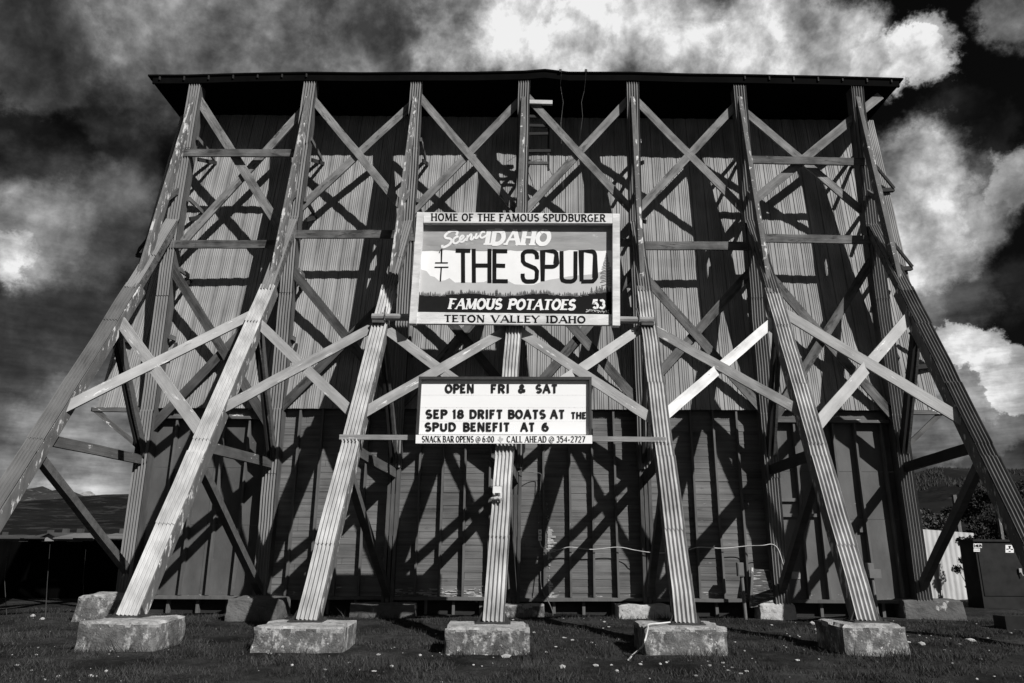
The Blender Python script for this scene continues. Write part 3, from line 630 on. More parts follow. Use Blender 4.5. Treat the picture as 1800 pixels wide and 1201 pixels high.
def ribbon(pts, w, cut=False):
    """outline quads of a stroke, in 2-D"""
    out = []; q = []
    for i, p in enumerate(pts):
        a = pts[max(0, i - 1)]; b = pts[min(len(pts) - 1, i + 1)]
        if pts[0] == pts[-1] and i in (0, len(pts) - 1): a, b = pts[-2], pts[1]
        dx, dy = b[0] - a[0], b[1] - a[1]; L = math.hypot(dx, dy) or 1
        m_ = 1.0
        if 0 < i < len(pts) - 1:
            d1 = (p[0] - a[0], p[1] - a[1]); d2 = (b[0] - p[0], b[1] - p[1]); l1 = math.hypot(*d1) or 1; l2 = math.hypot(*d2) or 1
            cs = (d1[0] * d2[0] + d1[1] * d2[1]) / l1 / l2; m_ = min(1.5, 1 / max(.5, math.sqrt(max(0, (1 + cs) / 2))))
        q.append(((p[0] - dy / L * w / 2 * m_, p[1] + dx / L * w / 2 * m_), (p[0] + dy / L * w / 2 * m_, p[1] - dx / L * w / 2 * m_)))
    for (a, b), (c, d) in zip(q, q[1:]): out.append((a, b, d, c))
    return out
def glyph_quads(ch, thick, thin, serif, wob=0):
    """unit-height quads of one glyph; stroke ends on the cap and base lines are kept inside the letter's height"""
    w, st = GLY[ch]; quads = []
    half = thin / 2
    def fit(p): return (p[0], half + p[1] * (1 - 2 * half)) if True else p
    for pts, tk, sf in st:
        wd = thin + (thick - thin) * tk
        lead = pts
        P2 = [fit(p) for p in pts]
        if len(pts) == 2 and abs(pts[0][1] - pts[1][1]) > .3:     # straight stems run the full height
            P2 = [(p[0], 0 if p[1] == 0 else 1 if p[1] == 1 else p[1]) for p in pts]
        if wob: P2 = [(x + random.uniform(-wob, wob), y + random.uniform(-wob, wob)) for x, y in P2]
        quads += ribbon(P2, wd)
        if serif:
            for s in sf:
                if len(s) == 3: quads += ribbon([(s[0], s[1] - serif * .5), (s[0], s[1] + serif * .5)], thin * .9)
                else:
                    y = thin * .35 if s[1] == 0 else 1 - thin * .35
                    quads += ribbon([(s[0] - wd / 2 - serif, y), (s[0] + wd / 2 + serif, y)], thin * .75)
    return w, quads
class Plane:
    """a sign face: image rows and columns on one upright plane at distance Y"""
    def __init__(s, Y): s.Y = Y; s.k = 0
    def p(s, px, py, lift): q = at(px, py, s.Y); q.y -= lift; return q
LIFT = [0]
def write(name, text, x0, y0, x1, y1, cap, material, parent, Y, thick=.2, thin=.1, serif=0, slant=0, lift=.012, gap=.10, split=False, wob=.0, space=.42):
    adv = []; x = 0
    for ch in text:
        if ch == ' ': x += space; adv.append((' ', x)); continue
        adv.append((ch, x)); x += GLY[ch][0] + gap
    tot_ = x - gap; sx = (math.hypot(x1 - x0, y1 - y0)) / tot_; done = []
    b = MB(); k = 0
    for ch, ax in adv:
        if ch == ' ':                       # each word is a part of its own
            if b.v and not split: b.build(name, material, parent); b = MB()
            continue
        kx = sx / cap
        _, qs = glyph_quads(ch, thick, thin, serif, wob)
        # strokes keep their width when letters are condensed
        if abs(kx - 1) > .02:
            w, st = GLY[ch]
            save = GLY[ch]; GLY[ch] = (w * kx, [([(px * kx, py) for px, py in pts], tk, [((s_[0] * kx,) + tuple(s_[1:])) for s_ in sf]) for pts, tk, sf in st])
            _, qs = glyph_quads(ch, thick, thin, serif, wob); GLY[ch] = save
        jy = random.uniform(-wob, wob) * cap
        for q in qs:
            k += 1; pts = []
            for (u, v) in q:
                px = (u + slant * v) * cap + ax * sx; f = px / max(1e-6, math.hypot(x1 - x0, y1 - y0))
                P = at(x0 + (x1 - x0) * f, y0 + (y1 - y0) * f - v * cap + jy, Y); P.y -= lift + .00035 * (k % 12); pts.append(P)
            b.poly(pts)
        if split:
            o = b.build(name, material, parent, loc=sum(b.v, Vector()) / len(b.v)); done.append(o); b = MB()
    if not split: return b.build(name, material, parent)
    return done
def stroke_px(pts, w, Y, lift, b):
    for k, q in enumerate(ribbon(pts, w)):
        P = [at(x, y, Y) for x, y in q]
        for p in P: p.y -= lift + .0003 * (k % 9)
        b.poly(P)
def spline(pts, n=5):
    out = []
    for i in range(len(pts) - 1):
        p0 = pts[max(0, i - 1)]; p1 = pts[i]; p2 = pts[i + 1]; p3 = pts[min(len(pts) - 1, i + 2)]
        for k in range(n):
            t = k / n; out.append(tuple(.5 * (2 * b + (c - a) * t + (2 * a - 5 * b + 4 * c - d) * t * t + (-a + 3 * b - 3 * c + d) * t ** 3) for a, b, c, d in zip(p0, p1, p2, p3)))
    return out + [pts[-1]]
def slab(b, pts, Y, d):
    """closed outline (pixels) on plane Y, thickened backwards by d"""
    A = [at(x, y, Y) for x, y in pts]; B = [p + Vector((0, d, 0)) for p in A]; b.poly(A); n = len(A)
    for i in range(n): b.quad(A[i], B[i], B[(i + 1) % n], A[(i + 1) % n])

# ---- the painted sign
YS = 13.55
sgn = thing('painted_sign', 'large framed hand-painted sign with THE SPUD in big black letters, above the white letter board', 'sign', at(905, 570, YS))
YP = YS + .13
b = MB(); slab(b, [(738, 386), (1081, 388), (1081, 562), (727, 560)], YP, .05); panel = b.build('sign_panel', 'sign_white', sgn)
b = MB(); slab(b, [(733, 373), (1089.5, 376.5), (1089.5, 391), (733, 391.5)][:0] or [(745, 373.2), (1077, 375.5), (1077, 392.5), (744.5, 391.5)], YS, .14); b.build('top_rail', 'sign_rail', sgn)
b = MB(); slab(b, [(733, 373), (745, 373.2), (731.5, 569), (719, 568.5)], YS - .004, .16); b.build('side_rail', 'sign_rail', sgn)
b = MB(); slab(b, [(1077, 375.5), (1089.5, 375.8), (1090, 572.5), (1077, 571.8)], YS - .004, .16); b.build('side_rail', 'sign_rail', sgn)
b = MB(); slab(b, [(733, 548.5), (1077, 553), (1077, 571.5), (731.6, 568.8)], YS + .08, .09); b.build('bottom_rail', 'sign_rail', sgn)
# painted areas on the panel (thin layers of paint)
def painted(name, pts, material, lift):
    b = MB(); b.poly([at(x, y, YP) + Vector((0, -lift, 0)) for x, y in pts]); return b.build(name, material, panel)
rg = random.Random(3)
painted('sky_band', [(738, 387), (1081, 389), (1081, 441)] + [(1081 - (1081 - 736) * k / 30, 441 + rg.uniform(-1.5, 1.5)) for k in range(1, 30)] + [(735, 443)], 'sign_grey', .002)
cl = [(729, 519), (733.5, 472), (742, 474), (750, 477), (756, 485), (764, 487), (772, 494), (782, 493), (790, 489), (800, 497), (815, 496), (830, 497), (850, 496), (862, 492), (880, 491), (893, 494), (905, 500), (920, 501), (938, 501), (950, 496), (965, 492), (985, 489), (1000, 486), (1020, 484), (1045, 482), (1060, 476), (1081, 474), (1081, 519)]
b = MB()
for (x0, y0), (x1, y1) in zip(cl[1:-1], cl[2:-1]): b.poly([at(x, y, YP) + Vector((0, -.002, 0)) for x, y in ((x0, y0), (x0 - .3, 521), (x1 - .3, 521), (x1, y1))])
b.build('cloud_band', 'sign_pale', panel)
top_ = [(733 + 6.3 * k, 517.5 + (k / 55) * 1.0 + 2.2 * math.sin(k * .33) + rg.uniform(-1, 1) - (4 if k > 47 else 0) * min(1, (k - 47) / 5)) for k in range(56)]
b = MB()
for (x0, y0), (x1, y1) in zip(top_, top_[1:]):
    b.poly([at(x, y, YP) + Vector((0, -.004, 0)) for x, y in ((x0, y0), (x0 - 1, 548 + (x0 - 733) * .013 + 1.5), (x1 - 1, 548 + (x1 - 733) * .013 + 1.5), (x1, y1))])
b.build('ground_band', 'sign_black', panel)
b = MB()           # the painted line of little conifers
x = 733.5
while x < 1076:
    h = rg.choice((3.5, 5, 6.5, 8)) + (6 if 868 < x < 874 else 0) + (5 if x > 1030 and rg.random() < .3 else 0); w = h * .2 + .5
    k_ = int((x - 733) / 6.3); y0 = top_[min(k_, 55)][1] + 1.0
    for q, (f0, f1, ww) in enumerate(((0, .45, 1.0), (.3, .75, .8), (.6, 1.0, .55))):
        b.poly([at(xx, yy, YP) + Vector((0, -.005 - .0004 * q, 0)) for xx, yy in ((x - w * ww, y0 - h * f0), (x + w * ww, y0 - h * f0), (x + rg.uniform(-.2, .2), y0 - h * f1))])
    x += rg.uniform(1.6, 4.0)
b.build('treeline', 'sign_shade', panel)
b = MB(); stroke_px([(1066.5, 516), (1066, 445)], 1.6, YP, .006, b)
for k in range(19):
    y = 448 + k * 2.9; L = 1.5 + 9.5 * min(1, k / 11) * (.78 if k % 3 == 0 else 1)
    for sg in (-1, 1):
        if k > 15 and sg < 0 and k % 2: continue
        stroke_px([(1066, y), (1066 + sg * L * .55, y + 1.6), (1066 + sg * L, y + rg.uniform(.5, 2.8))], 1.15, YP, .007, b)
for k in range(6): stroke_px([(1054 - k * .9, 502 + k * 2.6), (1054 + k * .9, 502 + k * 2.6)], 1.6, YP, .006, b)
b.build('pine_tree', 'sign_shade', panel)
# writing
write('lettering', 'HOME OF THE FAMOUS SPUDBURGER', 758, 388.6, 1064, 390.2, 13.2, 'paint_black', sgn, YS, .20, .13, .06, 0, .003, gap=.12, wob=.012, space=.36)
write('lettering', 'IDAHO', 851, 431, 965, 431.5, 27, 'paint_white', panel, YP, .30, .15, .07, .17, .006, gap=.06, wob=.01)
b = MB()           # "Scenic" in brush script
for pts, w in (([(802, 414), (804, 408.5), (799, 406), (792, 407), (785, 411.5), (782, 416), (785, 419), (791, 420), (794, 424), (790, 430), (783, 434), (778, 435), (777.5, 431)], 4.2),
               ([(806, 417), (803, 416.5), (797.5, 421), (797.5, 427), (802, 428), (809, 423)], 3.6), ([(809, 423), (815, 417), (812.5, 414.5), (808.5, 419), (809.5, 425), (814, 425), (820, 419)], 3.4),
               ([(820, 424), (822.5, 414), (821.5, 418), (827, 412.5), (829, 414), (827.5, 421), (830.5, 421), (834, 416)], 3.3), ([(838, 410.5), (835.5, 418), (838, 419), (842, 414.5)], 3.3),
               ([(841, 404.5), (841.6, 406)], 3.2), ([(852, 409.5), (849, 407.5), (844.5, 412), (844.8, 417.5), (849, 418), (857, 413)], 3.4)):
    stroke_px(spline(pts), w, YP, .007, b)
b.build('lettering', 'paint_white', panel)
for ch, x0, x1 in (('T', 800, 828.5), ('H', 827.5, 866.5), ('E', 863.5, 894), ('s', 914.5, 948.5), ('p', 949.5, 983), ('u', 982.5, 1016.5), ('d', 1017.5, 1051)):
    write('block_letter', ch, x0, 497.6 + (x0 - 800) * .004, x1, 497.6 + (x1 - 800) * .004, 60, 'paint_black', panel, YP, .115, .115, 0, 0, .007, wob=.006)
b = MB()           # the brand mark: 1 over a bar, bar over a T
for pts, w in (([(772, 445), (776.5, 438), (776, 462)], 2.0), ([(765, 462.3), (787.5, 462.3)], 2.0), ([(764, 470), (788.5, 470)], 2.0), ([(776, 470), (774.2, 495)], 2.2)): stroke_px(pts, w, YP, .007, b)
b.build('brand_mark', 'paint_black', panel)
write('lettering', 'FAMOUS POTATOES', 788, 543.6, 1010, 545.4, 18.5, 'paint_white', panel, YP, .26, .13, .06, .2, .0075, gap=.06, wob=.012, space=.5)
write('lettering', '53', 1042, 543.5, 1063, 543.5, 17, 'paint_white', panel, YP, .24, .2, 0, 0, .0075, gap=.1, wob=.02)
b = MB()           # flaked patch below the 53
for k in range(46):
    x = rg.uniform(1030, 1070); y = 546.5 + rg.gauss(0, 1.6) + (1 if x > 1050 else 0); r = rg.uniform(.4, 1.5)
    b.poly([at(x + r * math.cos(a) * rg.uniform(.6, 1.3), y + r * .7 * math.sin(a), YP) + Vector((0, -.008 - .0003 * (k % 8), 0)) for a in (0, 1, 2.1, 3.2, 4.2, 5.3)])
b.build('flaked_paint', 'sign_pale', panel)
write('lettering', 'TETON VALLEY IDAHO', 781, 566.2, 1029, 568.6, 12.6, 'paint_black', sgn, YS + .08, .25, .13, .08, 0, .003, gap=.10, wob=.01, space=.5)
# the round pole that carries it
a, c = at(654, 557.5, YS + .32), at(1149, 563.5, YS + .32)
t = MB(); t.tube([a, a.lerp(c, .35) + Vector((0, 0, .01)), c], .072, 10); pole = t.build('cross_pole', 'brace_worn', root, smooth=False)
for px, py in ((677, 560), (1123, 563)):
    p = at(px, py, YS + .3); t = MB(); t.tube([p + Vector((-.02, .1, .28)), p + Vector((0, -.06, .05)), p + Vector((0, -.06, -.05)), p + Vector((-.03, .12, -.2))], .016, 5); t.build('pole_strap', 'bracket_wood', pole)
for a, c in (((655, 566, .4), (676, 566.5, .4)), ((1127, 570.5, .4), (1149, 571, .4))):
    t = MB(); t.bar(at(a[0], a[1], YS + .30), at(c[0], c[1], YS + .30), .05, .12); t.build('pole_ledge', 'bare_plank', root)

# ---- the letter board
YM = 12.35
mq = thing('letter_board_sign', 'white marquee letter board reading OPEN FRI & SAT, hung on the middle legs', 'sign', at(888, 780, YM))
b = MB(); slab(b, [(740.5, 667.5), (1036, 668), (1036, 764), (735, 764)], YM + .035, .20); face = b.build('sign_face', 'sign_panel_white', mq)
b = MB()
slab(b, [(736, 662), (1040, 662.5), (1040, 667.5), (736, 667)], YM - .03, .26); slab(b, [(736, 666.5), (741, 666.5), (735.5, 765), (730.5, 765)], YM - .027, .26); slab(b, [(1036, 667), (1040, 667), (1040, 765), (1036, 765)], YM - .027, .26)
b.build('sign_frame', 'iron', mq)
b = MB(); slab(b, [(731, 764.6), (1041, 765.2), (1041, 780), (730.5, 779.6)], YM - .04, .05); strip = b.build('bottom_strip', 'sign_panel_white', mq)
b = MB()
for k in range(5):
    y = 694.5 + k * 22.6 if k < 5 else 0
    y = (694.3, 716.2, 739.8, 762.2)[k] if k < 4 else 675
    if k == 4: continue
    for x in range(0, 295, 3):
        if rg.random() < .75: continue
        b.poly([at(xx, yy, YM + .035) + Vector((0, -.004, 0)) for xx, yy in ((739 + x, y), (739 + x, y + .5), (740.2 + x, y + .5), (740.2 + x, y))])
    b.quad(*[at(xx, yy, YM + .035) + Vector((0, -.003, 0)) for xx, yy in ((739, y + .35), (739, y + .55), (1035.5, y + .65), (1035.5, y + .45))])
b.build('letter_rail', 'sign_rail', face)
for text, x0, x1, y, cap in (('OPEN', 783, 833, 691.4, 16), ('FRI', 863, 895.3, 691.4, 15.6), ('&', 911.5, 923.8, 691.4, 15.6), ('SAT', 942.5, 979.8, 691.4, 15.6), ('SEP', 749, 786, 736.2, 16.2), ('18', 795.6, 815, 736.2, 16.2),
        ('DRIFT', 825.8, 883.7, 736.3, 16.2), ('BOATS', 893.6, 958.8, 736.4, 16.2), ('AT', 967.6, 992.4, 736.5, 16.2), ('THE', 1004, 1030.3, 736.6, 12.2), ('SPUD', 747.5, 801, 758.8, 16.2), ('BENEFIT', 814.5, 896, 758.9, 16.2), ('AT', 915.2, 939.8, 759, 16.2), ('6', 953, 964.3, 759, 16.2)):
    write('letter', text, x0, y, x1, y, cap, 'letter_black', face, YM + .035, .25, .22, 0, 0, .008, gap=.14, split=True)
write('lettering', 'SNACK BAR OPENS @ 6:00', 742, 777.6, 868.5, 777.8, 11, 'letter_black', strip, YM - .04, .16, .09, .05, 0, .004, gap=.12, space=.30)
write('lettering', 'CALL AHEAD @ 354-2727', 891, 777.8, 1028.5, 778, 11, 'letter_black', strip, YM - .04, .16, .09, .05, 0, .004, gap=.12, space=.30)
b = MB(); b.poly([at(x, y, YM - .04) + Vector((0, -.004, 0)) for x, y in ((877.5, 767.5), (880.5, 767.3), (880.7, 770.2), (885, 770.8), (884.3, 774), (881.6, 775.6), (880.5, 779), (878.6, 776.4), (876.6, 775.2), (874.3, 772.8), (877.3, 772.6))]); b.build('emblem', 'sign_pale', strip)
ry = [pR(i, 770) for i in (3, 4, 5)]
a, c = at(597, 768.5, ry[0].y - .05), at(1170, 773, ry[0].y - .05)
beam('sign_rail', a, c, .085, .05, 'brace_worn', root)
for px in (760, 905, 1010):
    q = at(px, 700, YM + .2); beam('sign_hanger', q, Vector((q.x, q.y + .02, at(px, 772, ry[0].y).z + .1)), .07, .04, 'bare_plank', root)
q0, q1 = at(745, 690, YM + .24), at(1030, 690, YM + .24)
# ------------------------------------------------------------------ concrete footings
def rough_block(name, lo, hi, material, amp, label, group, step=.09, skew=0.0, seed=0, chip=.06):
    """a weathered cast block: gridded faces, worn edges, broken corners"""
    (x0, y0, z0), (x1, y1, z1) = lo, hi; bm = bmesh.new()
    bmesh.ops.create_cube(bm, size=1)
    bmesh.ops.subdivide_edges(bm, edges=bm.edges[:], cuts=max(4, int((x1 - x0) / step)), use_grid_fill=True)
    cx, cy = (x0 + x1) / 2, (y0 + y1) / 2
    for v in bm.verts:
        u = v.co.copy(); p = Vector((x0 + (u.x + .5) * (x1 - x0), y0 + (u.y + .5) * (y1 - y0), z0 + (u.z + .5) * (z1 - z0)))
        p.x += skew * (p.z - z0) * (1 if u.x < 0 else -1); p.y += .05 * (u.z + .5) * (1 if u.y < 0 else 0)
        edge = sum(1 for c in (u.x, u.y) if abs(abs(c) - .5) < 1e-4) + (1 if abs(u.z - .5) < 1e-4 else 0)
        q = p * 3.1 + Vector((seed * 7.3, 0, 0)); nv = Vector((noise.noise(q), noise.noise(q + Vector((31, 0, 0))), noise.noise(q + Vector((0, 57, 0)))))
        p += nv * amp + Vector((noise.noise(p * 14), noise.noise(p * 14 + Vector((9, 0, 0))), noise.noise(p * 14 + Vector((0, 9, 0))))) * amp * .45
        if edge >= 2:
            c = max(0, noise.noise(p * 4.2 + Vector((seed * 3.1, 5, 0))) + .25) * chip
            p += Vector((cx - p.x, cy - p.y, 0)).normalized() * c * .8 - Vector((0, 0, c * (1 if u.z > .45 else .1)))
        v.co = p
    me = bpy.data.meshes.new(name); base = Vector((cx, cy, 0))
    bm.normal_update()
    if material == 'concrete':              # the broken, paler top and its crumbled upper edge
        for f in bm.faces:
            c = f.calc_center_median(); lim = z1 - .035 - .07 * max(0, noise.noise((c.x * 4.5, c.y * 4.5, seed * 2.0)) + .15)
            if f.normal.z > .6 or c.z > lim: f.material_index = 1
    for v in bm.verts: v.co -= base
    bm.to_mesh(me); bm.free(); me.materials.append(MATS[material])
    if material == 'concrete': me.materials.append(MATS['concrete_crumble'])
    o = bpy.data.objects.new(name, me); col.objects.link(o); o.location = base; o.matrix_world = Matrix.Translation(base); ORIG[o.name] = base
    return tag(o, label, 'footing', group)
FT = {2: (127, 268, 1148, .0), 3: (438, 600, 1151, 0), 4: (780, 932, 1152, .02), 5: (1134, 1283, 1149, 0), 6: (1486, 1603, 1143, 0)}
FL = {2: 'chipped pale concrete footing under the leftmost of the five legs that reach the ground in view', 3: 'broad streaked concrete footing under the second leg from the left, its top edge crumbling pale',
      4: 'concrete footing under the middle leg, the leg that carries the floodlight', 5: 'concrete footing with a white rope lying over it', 6: 'concrete footing with a black shaded left side, under the leg nearest the green-black cabinet'}
for i, (xa, xb, yb, sk) in FT.items():
    g0 = ground(xa, yb); g1 = ground(xb, yb); yf = min((g0.y + g1.y) / 2, 10.60)
    g0.x = at(xa, yb, yf).x; g1.x = at(xb, yb, yf).x
    zt = RAK[i][0].z - .012; dep = .95
    rough_block('concrete_footing', (g0.x, yf, -.1), (g1.x, yf + dep, zt), 'concrete', .011, {2: 'chipped pale concrete footing at the lower left of the photo, with another block behind it', 6: 'concrete footing with a black shaded left side, rightmost of the front row'}.get(i, FL[i]), 'footings under the sloping legs', .075, .02, i, .075)
    f = RAK[i][0]; b = MB(); b.box((f.x - .25, f.y - .14, zt - .03), (f.x + .25, f.y + .24, zt + .02))
    b.poly([(f.x - .16, f.y + .03, zt + .02), (f.x - .235, f.y + .03, zt + .02), (f.x - .16, f.y + .03, zt + .16)]); b.poly([(f.x + .16, f.y + .03, zt + .02), (f.x + .16, f.y + .03, zt + .16), (f.x + .235, f.y + .03, zt + .02)])
    for dx in (-.21, .21):
        for dy in (-.09, .19): b.box((f.x + dx - .018, f.y + dy - .018, zt + .02), (f.x + dx + .018, f.y + dy + .018, zt + .045))
    b.build('base_plate', 'iron', root)
for i in (1, 7): # legs that leave the frame stand on footings out of view
    f = RAK[i][0]; rough_block('concrete_footing', (f.x - (.5 if i == 1 else .2), f.y - .4, -.1), (f.x + .6, f.y + .5, f.z - .012), 'concrete', .016, 'concrete footing outside the picture under the far ' + ('left' if i == 1 else 'right') + ' leg', 'footings under the sloping legs', .1, .02, i)
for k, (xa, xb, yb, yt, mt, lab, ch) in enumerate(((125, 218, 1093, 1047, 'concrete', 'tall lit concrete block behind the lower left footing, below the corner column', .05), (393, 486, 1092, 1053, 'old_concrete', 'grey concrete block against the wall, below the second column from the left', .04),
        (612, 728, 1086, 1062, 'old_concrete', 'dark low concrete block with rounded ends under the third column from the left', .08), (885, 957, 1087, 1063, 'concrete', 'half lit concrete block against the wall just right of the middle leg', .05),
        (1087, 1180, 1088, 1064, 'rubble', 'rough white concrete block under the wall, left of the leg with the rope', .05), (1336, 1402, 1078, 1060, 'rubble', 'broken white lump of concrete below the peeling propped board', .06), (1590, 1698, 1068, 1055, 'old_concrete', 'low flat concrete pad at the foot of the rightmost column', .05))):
    g0 = ground(xa, yb); g1 = ground(xb, yb); yf = min((g0.y + g1.y) / 2, 15.35)
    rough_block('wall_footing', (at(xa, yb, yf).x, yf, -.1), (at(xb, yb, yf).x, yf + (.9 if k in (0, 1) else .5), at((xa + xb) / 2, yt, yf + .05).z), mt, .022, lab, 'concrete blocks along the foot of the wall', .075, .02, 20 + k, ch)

# ------------------------------------------------------------------ fixtures
f = pR(4, 868); base = Vector((f.x, f.y - .05, f.z)); fl = thing('floodlight', 'small silver floodlight clamped to the middle leg', 'floodlight', base)
hx = at(875, 862, base.y - .14)
b = MB(); w2, h2 = .072, .055
A = [hx + Vector((sx * w2, -.05, sz * h2 + .012)) for sx, sz in ((-1, -1), (1, -1), (1, 1), (-1, 1))]; B = [hx + Vector((sx * w2 * .6, .07, sz * h2 * .6)) for sx, sz in ((-1, -1), (1, -1), (1, 1), (-1, 1))]
for k in range(4): b.quad(A[k], A[(k + 1) % 4], B[(k + 1) % 4], B[k])
b.quad(*B); hd = b.build('lamp_head', 'lamp_metal', fl)
b = MB(); b.quad(*[p + Vector((0, .006, 0)) for p in A]); b.build('lamp_glass', 'lamp_glass', hd)
b = MB(); b.tube([hx + Vector((0, .05, -.03)), hx + Vector((.0, .06, -.12)), base + Vector((0, -.0, -.1))], .014, 6); b.tube([hx + Vector((.01, .0, -.115)), hx + Vector((-.05, -.01, -.13)), hx + Vector((-.1, .02, -.135))], .026, 7); b.tube([hx + Vector((.0, .03, -.12)), hx + Vector((.06, .0, -.15))], .036, 8); b.build('bracket', 'lamp_metal', fl)
bx = at(957, 942, YW - .2).x - .03
for k, (py, lab) in enumerate(((935.5, 'upper of two small pale outlet boxes on a wall batten'), (946, 'lower of two small pale outlet boxes, with the white cable running from it'))):
    p = at(949, py, YW - .10); o = MB(); o.box((p.x - .032, p.y - .04, p.z - .052), (p.x + .034, p.y + .04, p.z + .052)); t = thing('outlet_box', lab, 'outlet', (p.x, p.y, p.z - .05), 'outlet boxes on the batten'); o.build('box', 'paint_white', t)
    o = MB(); o.box((p.x - .012, p.y - .045, p.z - .012), (p.x + .012, p.y - .04, p.z + .018)); o.build('socket', 'letter_black', t)
def cable(name, pts, r, material, label, Y=None):
    b = MB(); P = [p if isinstance(p, Vector) else at(*p) for p in pts]
    P2 = [Vector(q) for q in spline([tuple(p) for p in P][:], 5)] if False else P
    Q = []
    for i in range(len(P2) - 1):
        p0, p1, p2, p3 = P2[max(0, i - 1)], P2[i], P2[i + 1], P2[min(len(P2) - 1, i + 2)]
        for k in range(6):
            t = k / 6; Q.append(.5 * (2 * p1 + (p2 - p0) * t + (2 * p0 - 5 * p1 + 4 * p2 - p3) * t * t + (-p0 + 3 * p1 - 3 * p2 + p3) * t ** 3))
    Q.append(P2[-1]); b.tube(Q, r, 6); o = b.build(name, material, loc=P[0], smooth=True); return tag(o, label, 'cable')
yc = YW - .19
cable('cable', [(949, 951, yc + .08), (952, 961, yc), (960, 965, yc), (980, 967, yc), (1001, 962, yc - .02), (1040, 966, yc), (1086, 962, yc - .02), (1115, 967, yc - .05), (1141, 971, YC - .05), (1170, 972, yc), (1205, 968, yc), (1229, 962, yc - .02), (1270, 964, yc), (1313, 960, yc - .02), (1340, 959, YC - .06), (1357, 957, YC - .06), (1368, 966, YC - .06), (1377, 993, YC - .06)], .009, 'cable_white', 'thin white cable draped along the battens from the outlet boxes')
cable('cable', [(910, 829, YC - .02), (928, 830, YC - .06), (940, 831, yc), (950, 833, yc + .05), (951, 842, yc + .06), (947, 900, yc + .08), (948, 932, yc + .08)], .008, 'bracket_wood', 'short grey cable looping from the middle column down a batten')
cable('cable', [(950, 1004, yc + .06), (951, 1030, yc), (957, 1046, yc - .1), (966, 1062, yc - .2), (971, 1075, yc - .3), (972, 1086, yc - .3)], .010, 'bracket_wood', 'grey cable hanging down the wall into the grass right of the middle leg')
g1 = ground(1104, 1161, .02)
cable('rope', [(1178, 1094, 10.95), (1160, 1096, 10.85), (1140, 1098, 10.7), (1139, 1104, 10.42), (1136, 1118, 10.16), (1131, 1134, 10.1), ground(1124, 1142, .03), ground(1112, 1152, .02), g1], .012, 'cable_white', 'white rope lying over a concrete footing and down to the grass')['category'] = 'rope'
# utility boxes on posts
def post_box(px, yt, yb, yg, w, extra, lab, Y):
    p = at(px, yt, Y); q = at(px, yb, Y); t = thing('utility_box', lab, 'utility box', (p.x, Y, 0), 'grey utility boxes on posts')
    b = MB(); b.box((p.x - w / 2, Y - .06, q.z), (p.x + w / 2, Y + .06, p.z))
    if extra: b2 = MB(); b2.box((p.x - w / 2 + .01, Y - .07, q.z - .0), (p.x + w * 1.55, Y + .05, q.z + .17)); b2.build('side_box', 'box_grey', t)
    b.build('box', 'box_grey', t)
    b = MB(); b.tube([(p.x + .02, Y, q.z + .005), (p.x + .04, Y, -.05)], .036, 10); b.build('post', 'box_grey', t)
    b = MB(); b.box((p.x - w / 2 + .015, Y - .066, q.z + .02), (p.x + w / 2 - .015, Y - .058, p.z - .02)); b.build('cover', 'box_grey', t)
post_box(1300, 989, 1013, 1078, .12, False, 'narrow grey utility box on a post, left of the peeling propped board', 15.25)
post_box(1528, 990, 1016, 1058, .12, True, 'stepped grey utility box on a post, behind the rightmost front leg', 15.45)
# propped peeling board and pale notice
p0, p1 = at(1322, 1068, 15.45), at(1362, 1062, 15.45); q0, q1 = at(1325, 1000, YW - .17), at(1352, 1002, YW - .17)
pb = thing('propped_board', 'peeling white patch of boards leaning against the wall beside a corrugated column', 'board', (p0 + p1) / 2)
mat('peeling_boards', .07, .4, 6, (.3, 1, 3), .85, .4, 30, (.1, 1, 1), flakes=[(.36, .53, 9, (.35, 1, 3.2), .06)])
b = MB()
for k in range(7):
    a0, a1 = p0.lerp(q0, k / 7), p1.lerp(q1, k / 7); c0, c1 = p0.lerp(q0, (k + .96) / 7), p1.lerp(q1, (k + .96) / 7); d = Vector((0, .03, .004)); u = Vector((0, -.008, 0))
    b.quad(a0 + u, a1 + u, c1, c0); b.quad(c0, c1, c1 + d, c0 + d); b.quad(a0 + u, c0, c0 + d, a0 + d); b.quad(a1 + u, a1 + d, c1 + d, c1); b.quad(a0 + u, a0 + d, a1 + d, a1 + u)
b.build('planks', 'peeling_boards', pb)
b = MB(); b.bar(p0 + Vector((-.03, -.01, 0)), q0 + Vector((-.03, -.01, .02)), .05, .05); b.bar(p1 + Vector((.03, -.01, 0)), q1 + Vector((.03, -.01, -.03)), .05, .05); b.build('edge_board', 'leg_wood', pb)
b = MB(); A = [at(x, y, YW - .006) for x, y in ((1392, 1005), (1407, 1005.5), (1407, 1018), (1391.5, 1018))]; b.poly(A); b.poly([a + Vector((0, .008, 0)) for a in A][::-1])
for k in range(4): b.quad(A[k], A[(k + 1) % 4], A[(k + 1) % 4] + Vector((0, .008, 0)), A[k] + Vector((0, .008, 0)))
tag(b.build('notice_plate', 'rubble', loc=A[0]), 'small pale rectangular plate fixed low on the plywood beside the propped board', 'plate')
# patch rails on the plywood at the right bay
b = MB()
for x0, x1, y in ((1370, 1401, 880), (1372, 1442, 907), (1511, 1527, 934)):
    a, c = at(x0, y, YW - .03), at(x1, y, YW - .03); b = MB(); b.box((a.x, YW - .05, a.z - .02), (c.x, YW - .004, a.z + .05 if x1 - x0 > 20 else a.z + .13)); b.build('patch_rail', 'plywood', root)

